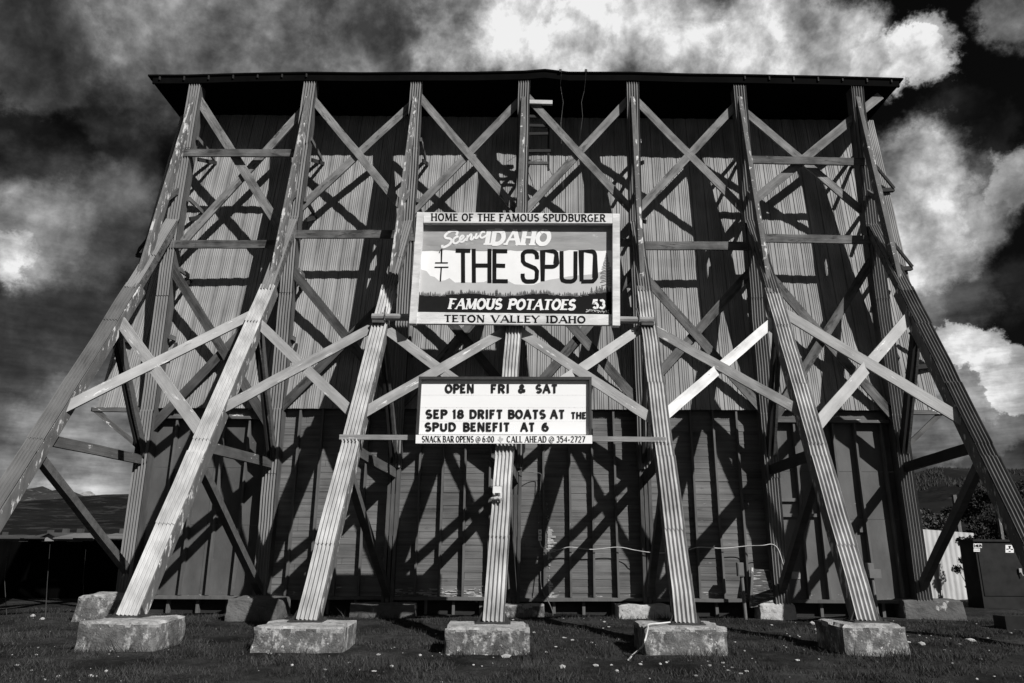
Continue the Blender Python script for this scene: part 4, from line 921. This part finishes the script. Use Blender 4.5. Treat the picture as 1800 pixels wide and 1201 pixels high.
# ------------------------------------------------------------------ beyond the screen, right: tin fence, cabinet, trees
Yf_ = 20.0
tf = thing('metal_fence', 'bright corrugated metal fence panel beyond the right end of the screen', 'fence', (at(1650, 1050, Yf_).x, Yf_, 0))
x0, x1 = at(1604, 925, Yf_).x, at(1702, 925, Yf_ + 1).x; vs = []; fs = []; nn = 120
for i in range(nn + 1):
    x = x0 + (x1 - x0) * i / nn; y = Yf_ + .8 * i / nn + .018 * math.cos(x * 6.2832 / .19); zt = 1.84 - .10 * i / nn
    vs += [(x, y, -.05), (x, y, zt)]
for i in range(nn): fs.append((2 * i, 2 * i + 2, 2 * i + 3, 2 * i + 1))
mesh_obj('fence_sheet', vs, fs, 'fence_tin', tf, smooth=True)
for px, yt in ((1677, 870), (1750, 876)):
    p = at(px, yt, 20.9 if px < 1700 else 21.4); t = MB(); t.box((p.x - .045, p.y - .045, -.1), (p.x + .045, p.y + .045, p.z), .01); o = t.build('fence_post', 'leg_wood', loc=(p.x, p.y, 0)); tag(o, 'weathered post standing above the fence at right, ' + ('left of the two' if px < 1700 else 'thin one farther right'), 'post')
Yb = 17.9; c0, c1 = at(1712, 952, Yb), at(1790, 954, Yb); zt = c0.z
cb = thing('utility_cabinet', 'big dark utility cabinet with number 14835, at the right edge', 'cabinet', ((c0.x + c1.x) / 2, Yb + .4, 0))
b = MB(); b.box((c0.x, Yb, -.05), (c1.x, Yb + .6, zt)); body = b.build('cabinet_body', 'cabinet_paint', cb)
b = MB(); b.box((c0.x - .05, Yb - .05, zt), (c1.x + .05, Yb + .65, zt + .05)); b.build('cabinet_lid', 'cabinet_paint', cb)
b = MB(); b.box((c0.x + .05, Yb - .015, .28), (c1.x - .02, Yb - .002, zt - .03)); dr = b.build('door', 'cabinet_paint', cb)
b = MB(); b.box((c1.x + .012, Yb - .01, .2), (c1.x + .95, Yb + .85, zt - .04)); b.build('side_unit', 'cabinet_paint', cb)
pz_ = at(1791, 1003, Yb); b = MB(); b.box((pz_.x - .03, Yb - .06, pz_.z - .05), (pz_.x + .03, Yb - .012, pz_.z + .05)); b.tube([(pz_.x, Yb - .06, pz_.z - .03), (pz_.x + .03, Yb - .07, pz_.z - .12)], .014, 6); b.build('latch', 'lamp_metal', cb)
def sticker(x0, y0, x1, y1, parent, Y=Yb - .018):
    b = MB(); slab(b, [(x0, y0), (x1, y0 + .3), (x1, y1 + .3), (x0, y1)], Y, .003); return b.build('sticker', 'paint_white', parent)
s1 = sticker(1711.3, 955.5, 1726, 963, cb, Yb - .018); write('lettering', '14835', 1712, 961.9, 1725.4, 962.1, 5.0, 'letter_black', cb, Yb - .019, .26, .22, 0, 0, .002)
s2 = sticker(1711.6, 964.2, 1722.5, 969.8, cb); b = MB()
for x in (1713, 1716.4, 1719.5): stroke_px([(x, 967), (x + 2, 967)], 1.2, Yb - .018, .003, b)
b.build('lettering', 'letter_black', cb)
s3 = sticker(1767.5, 958, 1782, 971.6, cb); b = MB()
for pts, w in (([(1774.8, 960), (1774.8, 965)], 2.6), ([(1772.5, 960.5), (1777, 960.5)], 1.5), ([(1769, 965.5), (1773, 965.5)], 1.6), ([(1776.5, 965.8), (1780.6, 965.8)], 1.6), ([(1773, 969.4), (1776.5, 969.4)], 1.4)): stroke_px(pts, w, Yb - .018, .003, b)
b.build('warning_marks', 'letter_black', cb)
sticker(1787, 956, 1792, 960, cb, Yb - .016)
p = ground(1770, 1106); q = ground(1830, 1104); b = MB(); b.box((p.x, p.y, -.05), (q.x + .6, p.y + .35, at(1780, 1084, p.y).z), .01); tag(b.build('access_cover', 'cabinet_paint', loc=(p.x, p.y, 0)), 'dark low box set in the grass at the right edge', 'box')

LEAFP = np.array([(-.5, 0, 0), (0, -.32, .05), (.55, 0, 0), (0, .32, .05)])
def crown(b_, centers, n, size, seed):
    r = np.random.default_rng(seed); V = []; idx = []
    for _ in range(n):
        c, rad = centers[r.integers(len(centers))]
        d = r.normal(size=3); d /= np.linalg.norm(d); rr = r.random() ** .45
        p = np.array(c) + d * np.array(rad) * rr
        a = r.normal(size=3); a /= np.linalg.norm(a); t = np.cross(a, r.normal(size=3)); t /= np.linalg.norm(t); s = size * r.uniform(.6, 1.4)
        u, w, q = a, t, np.cross(a, t)
        V.append(p + s * (LEAFP[:, :1] * u + LEAFP[:, 1:2] * w + LEAFP[:, 2:] * q))
    return V
def tree(name, label, x, y, h, r, material, seed, n=3500, leaf=.09, trunk_h=.4, cat='tree', group=None, slim=1.0):
    t = thing(name, label, cat, (x, y, 0), group); rr = np.random.default_rng(seed)
    b = MB(); top = Vector((x + rr.uniform(-.3, .3), y, h * .8)); rad = max(.04, h * .022)
    b.tube([(x, y, -.1), (x + rr.uniform(-.1, .1), y, h * .3), top], [rad, rad * .75, rad * .25], 7)
    cs = []
    for k in range(13):
        a = rr.uniform(0, 6.28); z = h * (trunk_h + (1 - trunk_h) * rr.random() ** .8 * .95); sp = r * (1 - .6 * max(0, (z / h - trunk_h) / (1 - trunk_h)) ** 1.5) * rr.uniform(.25, .85)
        c = (x + math.cos(a) * sp * slim, y + math.sin(a) * sp, z); q = r * rr.uniform(.22, .42); cs.append((c, (q * slim, q, q * rr.uniform(.6, .9))))
        z0 = h * trunk_h * rr.uniform(.5, 1.1); b.tube([(x, y, z0), ((x + c[0]) / 2, (y + c[1]) / 2, (z0 + c[2]) / 2 + .1 * r), c], [rad * .4, rad * .25, rad * .08], 5)
    b.build('trunk', 'bark', t)
    V = crown(None, cs, n, leaf, seed); vs = np.concatenate(V); me = bpy.data.meshes.new('crown'); vs = vs - np.array((x, y, 0))
    me.from_pydata(vs.tolist(), [], [(4 * i, 4 * i + 1, 4 * i + 2, 4 * i + 3) for i in range(len(V))]); me.materials.append(MATS[material]); me.update()
    o = bpy.data.objects.new('crown', me); col.objects.link(o); o.parent = t
    return t
def gx(px, Y): return at(px, 940, Y).x
tree('bush', 'soft grey-leaved bush above the metal fence, beside the right column', gx(1622, 27), 27, 2.5, 1.3, 'leaf_grey', 1, 5200, .09, .12, 'bush', 'bushes and trees behind the metal fence')
tree('bush', 'tall grey-leaved bush behind the metal fence, left of the weathered post', gx(1660, 30), 30, 2.7, 1.4, 'leaf_grey', 2, 5200, .10, .12, 'bush', 'bushes and trees behind the metal fence')
tree('tree', 'dark leafy tree behind the fence between the weathered post and the leg', gx(1715, 30), 30, 3.3, 1.6, 'leaf_dark', 3, 7000, .10, .1, 'tree', 'bushes and trees behind the metal fence')
tree('tree', 'tall dark tree above the utility cabinet, left of the rightmost leg', gx(1762, 25), 25, 3.3, 1.5, 'leaf_dark', 4, 8000, .08, .1, 'tree', 'bushes and trees behind the metal fence')
tree('tree', 'dark tree at the very right edge, right of the rightmost leg', gx(1815, 24), 24, 3.3, 1.6, 'leaf_dark', 5, 8000, .08, .08, 'tree', 'bushes and trees behind the metal fence')
tree('vine', 'leafy vine climbing the end of the metal fence beside the cabinet', gx(1696, 19.6), 19.6, 1.75, .42, 'leaf_dark', 6, 1800, .06, .05, 'vine')
tree('shrub', 'low dark shrub in front of the fence by the cabinet', gx(1735, 21), 21, 2.1, .9, 'leaf_dark', 8, 2500, .08, .05, 'shrub')

# ------------------------------------------------------------------ left: black fence, town, hills
Yl = 19.0
bf = thing('dark_fence', 'black board fence beyond the left end of the screen', 'fence', (at(100, 1060, Yl).x, Yl, 0))
xa, xb = at(-260, 960, Yl).x, at(238, 960, Yl).x; x = xa; b = MB()
rg = random.Random(9)
while x < xb:
    w = rg.uniform(.28, .5); z = at(100, 951, Yl).z + rg.uniform(-.03, .03) + (.05 if rg.random() < .2 else 0); b.box((x, Yl + rg.uniform(0, .02), -.1), (x + w - .008, Yl + .04, z), .004); x += w
b.build('fence_boards', 'fence_black', bf)
b = MB()
for k in range(6): xx = xa + (xb - xa) * k / 5; b.box((xx, Yl + .045, -.1), (xx + .09, Yl + .13, 1.3))
b.build('fence_post', 'fence_black', bf)
for px, yb, pts, lab in ((12, 1080, [(0, 0), (-4, -60), (3, -130)], 'thin dry stalk before the black fence, nearest the left edge'), (80, 1085, [(0, 0), (3, -60), (8, -128)], 'tall thin dry stalk before the middle of the black fence'), (148, 1070, [(0, 0), (-2, -50), (3, -104)], 'thin dry stalk before the black fence, nearest the corner column')):
    gp = ground(px, yb); b = MB(); P = [at(px + dx, yb + dy, gp.y) for dx, dy in pts]; P[0].z = -.02; b.tube(P, [.007, .005, .002], 5)
    tag(b.build('dry_stalk', 'bark', loc=P[0]), lab, 'weed', 'dry stalks by the black fence')
def house(px0, px1, ye, yr, Y, wall, roofm, lab, gable=True, pale=False):
    x0, x1 = at(px0, ye, Y).x, at(px1, ye, Y).x; ze = at(px0, ye, Y).z; zr = at(px0, yr, Y).z; d = 7.0; cx = (x0 + x1) / 2
    t = thing('house', lab, 'house', (cx, Y + d / 2, 0), 'houses beyond the black fence')
    b = MB(); b.box((x0, Y, -.2), (x1, Y + d, ze)); 
    if gable: b.poly([(x0, Y, ze), (x1, Y, ze), (cx, Y, zr - .1)]); b.poly([(x0, Y + d, ze), (cx, Y + d, zr - .1), (x1, Y + d, ze)])
    w = b.build('wall', wall, t)
    b = MB(); o_ = .4
    if gable:
        for s in (x0 - o_, x1 + o_):
            b.quad((s, Y - o_, ze - .15), (cx, Y - o_, zr), (cx, Y + d + o_, zr), (s, Y + d + o_, ze - .15)); b.quad((s, Y - o_, ze - .27), (cx, Y - o_, zr - .12), (cx, Y + d + o_, zr - .12), (s, Y + d + o_, ze - .27)); b.quad((s, Y - o_, ze - .27), (cx, Y - o_, zr - .12), (cx, Y - o_, zr), (s, Y - o_, ze - .15))
    else:
        ym = Y + d / 2
        for s in (Y - o_, Y + d + o_):
            b.quad((x0 - o_, s, ze - .1), (x1 + o_, s, ze - .1), (x1 + o_ * .2, ym, zr), (x0 - o_ * .2, ym, zr)); b.quad((x0 - o_, s, ze - .22), (x1 + o_, s, ze - .22), (x1 + o_, s, ze - .1), (x0 - o_, s, ze - .1))
        b.poly([(x0 - o_, Y - o_, ze - .1), (x0 - .2 * o_, ym, zr), (x0 - o_, Y + d + o_, ze - .1)]); b.poly([(x1 + o_, Y - o_, ze - .1), (x1 + o_, Y + d + o_, ze - .1), (x1 + .2 * o_, ym, zr)])
    rf = b.build('roof', roofm, t)
    n_ = max(2, int((x1 - x0) / 4))
    for k in range(n_):
        xx = x0 + (x1 - x0) * (k + .5) / n_; bb = MB(); bb.box((xx - .6, Y - .05, max(.4, ze - 1.9)), (xx + .6, Y - .003, ze - .7)); bb.build('window', 'window_dark', t)
    cxx = x0 + (x1 - x0) * .3; bb = MB(); bb.box((cxx - .3, Y + d / 2 - .3, ze), (cxx + .3, Y + d / 2 + .3, zr + .5)); bb.build('chimney', 'house_wall', rf)
house(-40, 34, 944.5, 940.5, 120, 'house_wall', 'house_roof', 'long low house at the left edge behind the black fence', False)
house(52, 76, 944, 938, 100, 'house_wall', 'house_roof', 'small dark house behind the fence, left of the white gabled one', False)
house(80, 97, 941, 936, 92, 'house_pale', 'house_roof', 'white gabled house behind the black fence')
house(103, 126, 944, 936.5, 88, 'house_wall', 'house_roof_pale', 'house with a pale grey roof right of the white gabled one', False)
house(133, 168, 945, 938, 105, 'house_wall', 'house_roof', 'dark-roofed house seen beside the sloping brace', False)
house(174, 214, 943.5, 937, 80, 'house_pale', 'house_roof_pale', 'house with a wide pale roof, nearest the corner column', False)
def ridge(name, prof, D, depth, material, seed, bump, step=4):
    xs_ = [p[0] for p in prof]; vs = []; R_ = 9
    cols = np.arange(xs_[0], xs_[-1] + step, step)
    for c in cols:
        y = np.interp(c, xs_, [p[1] for p in prof]); t = at(float(c), float(y), D)
        for r in range(R_):
            f = r / (R_ - 1); yy = D - depth * f; hz = t.z * (1 - f) ** 1.15 if t.z > 0 else t.z
            k = noise.fractal((t.x / depth * 3.0, f * 2.2, seed), 1.0, 2.0, 5) * bump * ((.10 if bump > .21 else .02) + math.sin(math.pi * min(1, f * 1.3)) if f < .77 else .5)
            vs.append((t.x, yy, (hz + k * t.z) if r < R_ - 1 else -2))
        vs.append((t.x, D + depth * .6, -2))
    n = R_ + 1; fs = []
    for i in range(len(cols) - 1):
        for r in range(R_ - 1): fs.append((i * n + r, i * n + r + 1, (i + 1) * n + r + 1, (i + 1) * n + r))
        fs.append((i * n, (i + 1) * n, (i + 1) * n + R_, i * n + R_))
    o = mesh_obj(name, vs, fs, material, loc=(0, D, 0)); o['kind'] = 'structure'; return o
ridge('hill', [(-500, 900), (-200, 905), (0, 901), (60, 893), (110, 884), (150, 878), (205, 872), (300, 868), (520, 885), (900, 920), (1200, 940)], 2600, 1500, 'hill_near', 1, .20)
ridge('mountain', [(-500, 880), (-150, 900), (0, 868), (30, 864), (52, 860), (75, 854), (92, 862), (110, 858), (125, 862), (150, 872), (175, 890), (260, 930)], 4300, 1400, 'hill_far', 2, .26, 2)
ridge('mountain', [(110, 890), (140, 874), (147, 866), (153, 864), (158, 863), (163, 866), (170, 874), (200, 890), (260, 920)], 8200, 2200, 'hill_rock', 3, .2, 2)
ridge('hill', [(1300, 900), (1500, 862), (1585, 838), (1605, 834), (1625, 827), (1645, 822), (1670, 823), (1700, 824), (1730, 830), (1770, 826), (1830, 824), (1950, 815), (2200, 840)], 1300, 800, 'hill_forest', 4, .06)
hp = np.random.default_rng(5); V = []
for k in range(2200):   # conifers along the far wooded ridge
    c = hp.uniform(1560, 1830); f = hp.random() ** 2 * .35
    if 1655 < c < 1700 and .05 < f < .2: continue
    y = np.interp(c, [1300, 1500, 1585, 1605, 1625, 1645, 1670, 1700, 1730, 1770, 1830, 1950], [900, 862, 838, 834, 827, 822, 823, 824, 830, 826, 824, 815]); t = at(float(c), float(y), 1300)
    hgt = hp.uniform(3, 6.5); bz = t.z * (1 - f) ** 1.15 - 3; px_, py_ = t.x * (1 - f * .6), 1300 - 800 * f
    a = hp.uniform(0, 3.14)
    for q in range(4):
        d0 = (math.cos(a + q * 1.57), math.sin(a + q * 1.57)); d1 = (math.cos(a + q * 1.57 + 1.57), math.sin(a + q * 1.57 + 1.57)); V.append(((px_ + d0[0] * hgt * .25, py_ + d0[1] * hgt * .25, bz), (px_ + d1[0] * hgt * .25, py_ + d1[1] * hgt * .25, bz), (px_, py_, bz + hgt)))
o = mesh_obj('forest', [p for tr in V for p in tr], [(3 * i, 3 * i + 1, 3 * i + 2) for i in range(len(V))], 'leaf_dark', loc=(900, 1200, 60)); o['kind'] = 'stuff'; tag(o, 'dark conifers growing along the far wooded ridge', 'forest')

# ------------------------------------------------------------------ turf and stones
n = 170000; r = np.random.default_rng(3)
yy = 7.6 + (16.2 - 7.6) * r.random(n) ** 1.25; hw = yy * .80 + .8; xx = (r.random(n) * 2 - 1) * hw
cl_ = np.array([noise.noise((a * 1.3, b_ * 1.3, 0)) + .6 * noise.noise((a * 4, b_ * 4, 5)) for a, b_ in zip(xx, yy)])
keep = (cl_ > -.34 + r.random(n) * .62) & ~((yy > 15.2) & (np.abs(xx) < 8.6))
for o_ in [o for o in bpy.data.objects if o.name.startswith(('concrete_footing', 'wall_footing'))]:
    bb = [o_.matrix_world @ Vector(c) for c in o_.bound_box]; keep &= ~((xx > min(p.x for p in bb) - .01) & (xx < max(p.x for p in bb) + .01) & (yy > min(p.y for p in bb) - .01) & (yy < max(p.y for p in bb) + .01))
xx, yy, cl_ = xx[keep], yy[keep], cl_[keep]; n = len(xx)
zz = np.array([gz(a, b_) for a, b_ in zip(xx, yy)]) - .006
hh = (.020 + .05 * r.random(n) ** 1.6) * (1 + 1.4 * np.clip(cl_, -.4, .9))
for o_ in [o for o in bpy.data.objects if o.name.startswith(('concrete_footing', 'wall_footing'))]:
    bb = [o_.matrix_world @ Vector(c) for c in o_.bound_box]; dx_ = np.maximum(np.maximum(min(p.x for p in bb) - xx, xx - max(p.x for p in bb)), 0); dy_ = np.maximum(np.maximum(min(p.y for p in bb) - yy, yy - max(p.y for p in bb)), 0); dd = np.hypot(dx_, dy_); hh = np.where(dd < .13, hh * (1.2 + 1.2 * r.random(n)), hh)
ang = r.random(n) * 6.28; wd_ = .003 + .004 * r.random(n); ln = hh * (.2 + .9 * r.random(n)); la = r.random(n) * 6.28
co = np.empty((n, 3, 3)); co[:, 0] = np.stack([xx - np.cos(ang) * wd_, yy - np.sin(ang) * wd_, zz], 1); co[:, 1] = np.stack([xx + np.cos(ang) * wd_, yy + np.sin(ang) * wd_, zz], 1); co[:, 2] = np.stack([xx + np.cos(la) * ln, yy + np.sin(la) * ln, zz + hh], 1)
me = bpy.data.meshes.new('grass'); me.vertices.add(n * 3); me.vertices.foreach_set('co', co.ravel()); me.loops.add(n * 3); me.loops.foreach_set('vertex_index', np.arange(n * 3)); me.polygons.add(n); me.polygons.foreach_set('loop_start', np.arange(n) * 3); me.polygons.foreach_set('loop_total', np.full(n, 3)); me.materials.append(MATS['grass_blade']); me.update(); me.validate()
o = bpy.data.objects.new('grass', me); col.objects.link(o); o['kind'] = 'stuff'; tag(o, 'short patchy turf around the concrete footings', 'grass')
def stone(x, y, s, b, rr):
    n0 = len(b.v); bm = bmesh.new(); bmesh.ops.create_icosphere(bm, subdivisions=1, radius=1)
    sx, sy, sz = s * rr.uniform(.8, 1.5), s * rr.uniform(.7, 1.2), s * rr.uniform(.4, .75); sd_ = rr.uniform(0, 99)
    for v in bm.verts:
        k = 1 + .35 * noise.noise(v.co * 1.4 + Vector((sd_, 0, 0))); b.v.append(Vector((x + v.co.x * sx * k, y + v.co.y * sy * k, gz(x, y) + sz * .35 + v.co.z * sz * k)))
    for f in bm.faces: b.f.append(tuple(n0 + v.index for v in f.verts))
    bm.free()
rr = random.Random(21); b = MB()
for k in range(300):
    if k < 250:
        cx_, cy_ = rr.choice(((540, 1165), (860, 1140), (980, 1130), (1260, 1150), (1430, 1110), (1640, 1120), (1480, 1088), (200, 1130), (640, 1160), (1180, 1170), (60, 1180), (1560, 1130), (1000, 1100), (1720, 1100)))
        p = ground(cx_ + rr.gauss(0, 70), max(1090, min(1196, cy_ + rr.gauss(0, 18))))
    else: p = ground(rr.uniform(0, 1800), rr.uniform(1075, 1200))
    if p.y > 15.3: continue
    stone(p.x, p.y, rr.choice((.006, .008, .010, .013, .017, .026)), b, rr)
o = b.build('gravel', 'stone', loc=(0, 10, 0)); o['kind'] = 'stuff'; tag(o, 'small pale pebbles scattered through the turf', 'gravel')
for px, py, s, w in ((1428, 1098, .055, 'beside the dark-sided right footing'), (1435, 1110, .05, 'low and flat, left of the right footing'), (1707, 1129, .06, 'pale and broken, right of the right footing'), (888, 1156, .06, 'at the foot of the middle footing'), (1047, 1172, .035, 'between the middle footing and the rope'), (1089, 1124, .03, 'under the wall right of the middle leg'), (988, 1173, .04, 'below the middle footing'), (74, 1091, .06, 'left of the corner block'), (57, 1085, .05, 'grey, at the left beside the black fence'), (538, 1149, .05, 'at the foot of the second footing from the left'), (200, 1147, .06, 'flat, at the foot of the left footing'), (1372, 1123, .04, 'between the rope footing and the right footing'), (1620, 1134, .05, 'just right of the right footing')):
    b = MB(); p = ground(px, py); stone(p.x, p.y, s, b, rr); tag(b.build('stone', 'stone', loc=(p.x, p.y, 0)), 'pale stone in the grass ' + w, 'stone', 'larger stones in the grass')
b = MB()
for px, py in ((334, 1152), (505, 1186)):
    p = ground(px, py); t = MB()
    for k in range(260):
        a = rr.uniform(0, 6.28); d = rr.random() ** .6 * .26; x_, y_ = p.x + math.cos(a) * d, p.y + math.sin(a) * d * .9; h_ = .13 * (1 - d / .3) * rr.uniform(.5, 1.2)
        t.poly([(x_ - .006, y_, -.01), (x_ + .006, y_, -.01), (x_ + rr.uniform(-.05, .05), y_ + rr.uniform(-.05, .05), h_)])
    tag(t.build('grass_tuft', 'leaf_dark', loc=(p.x, p.y, 0)), 'dark clump of weeds in the turf ' + ('right of the left footing' if px < 400 else 'at the bottom edge, below the second footing'), 'weed')
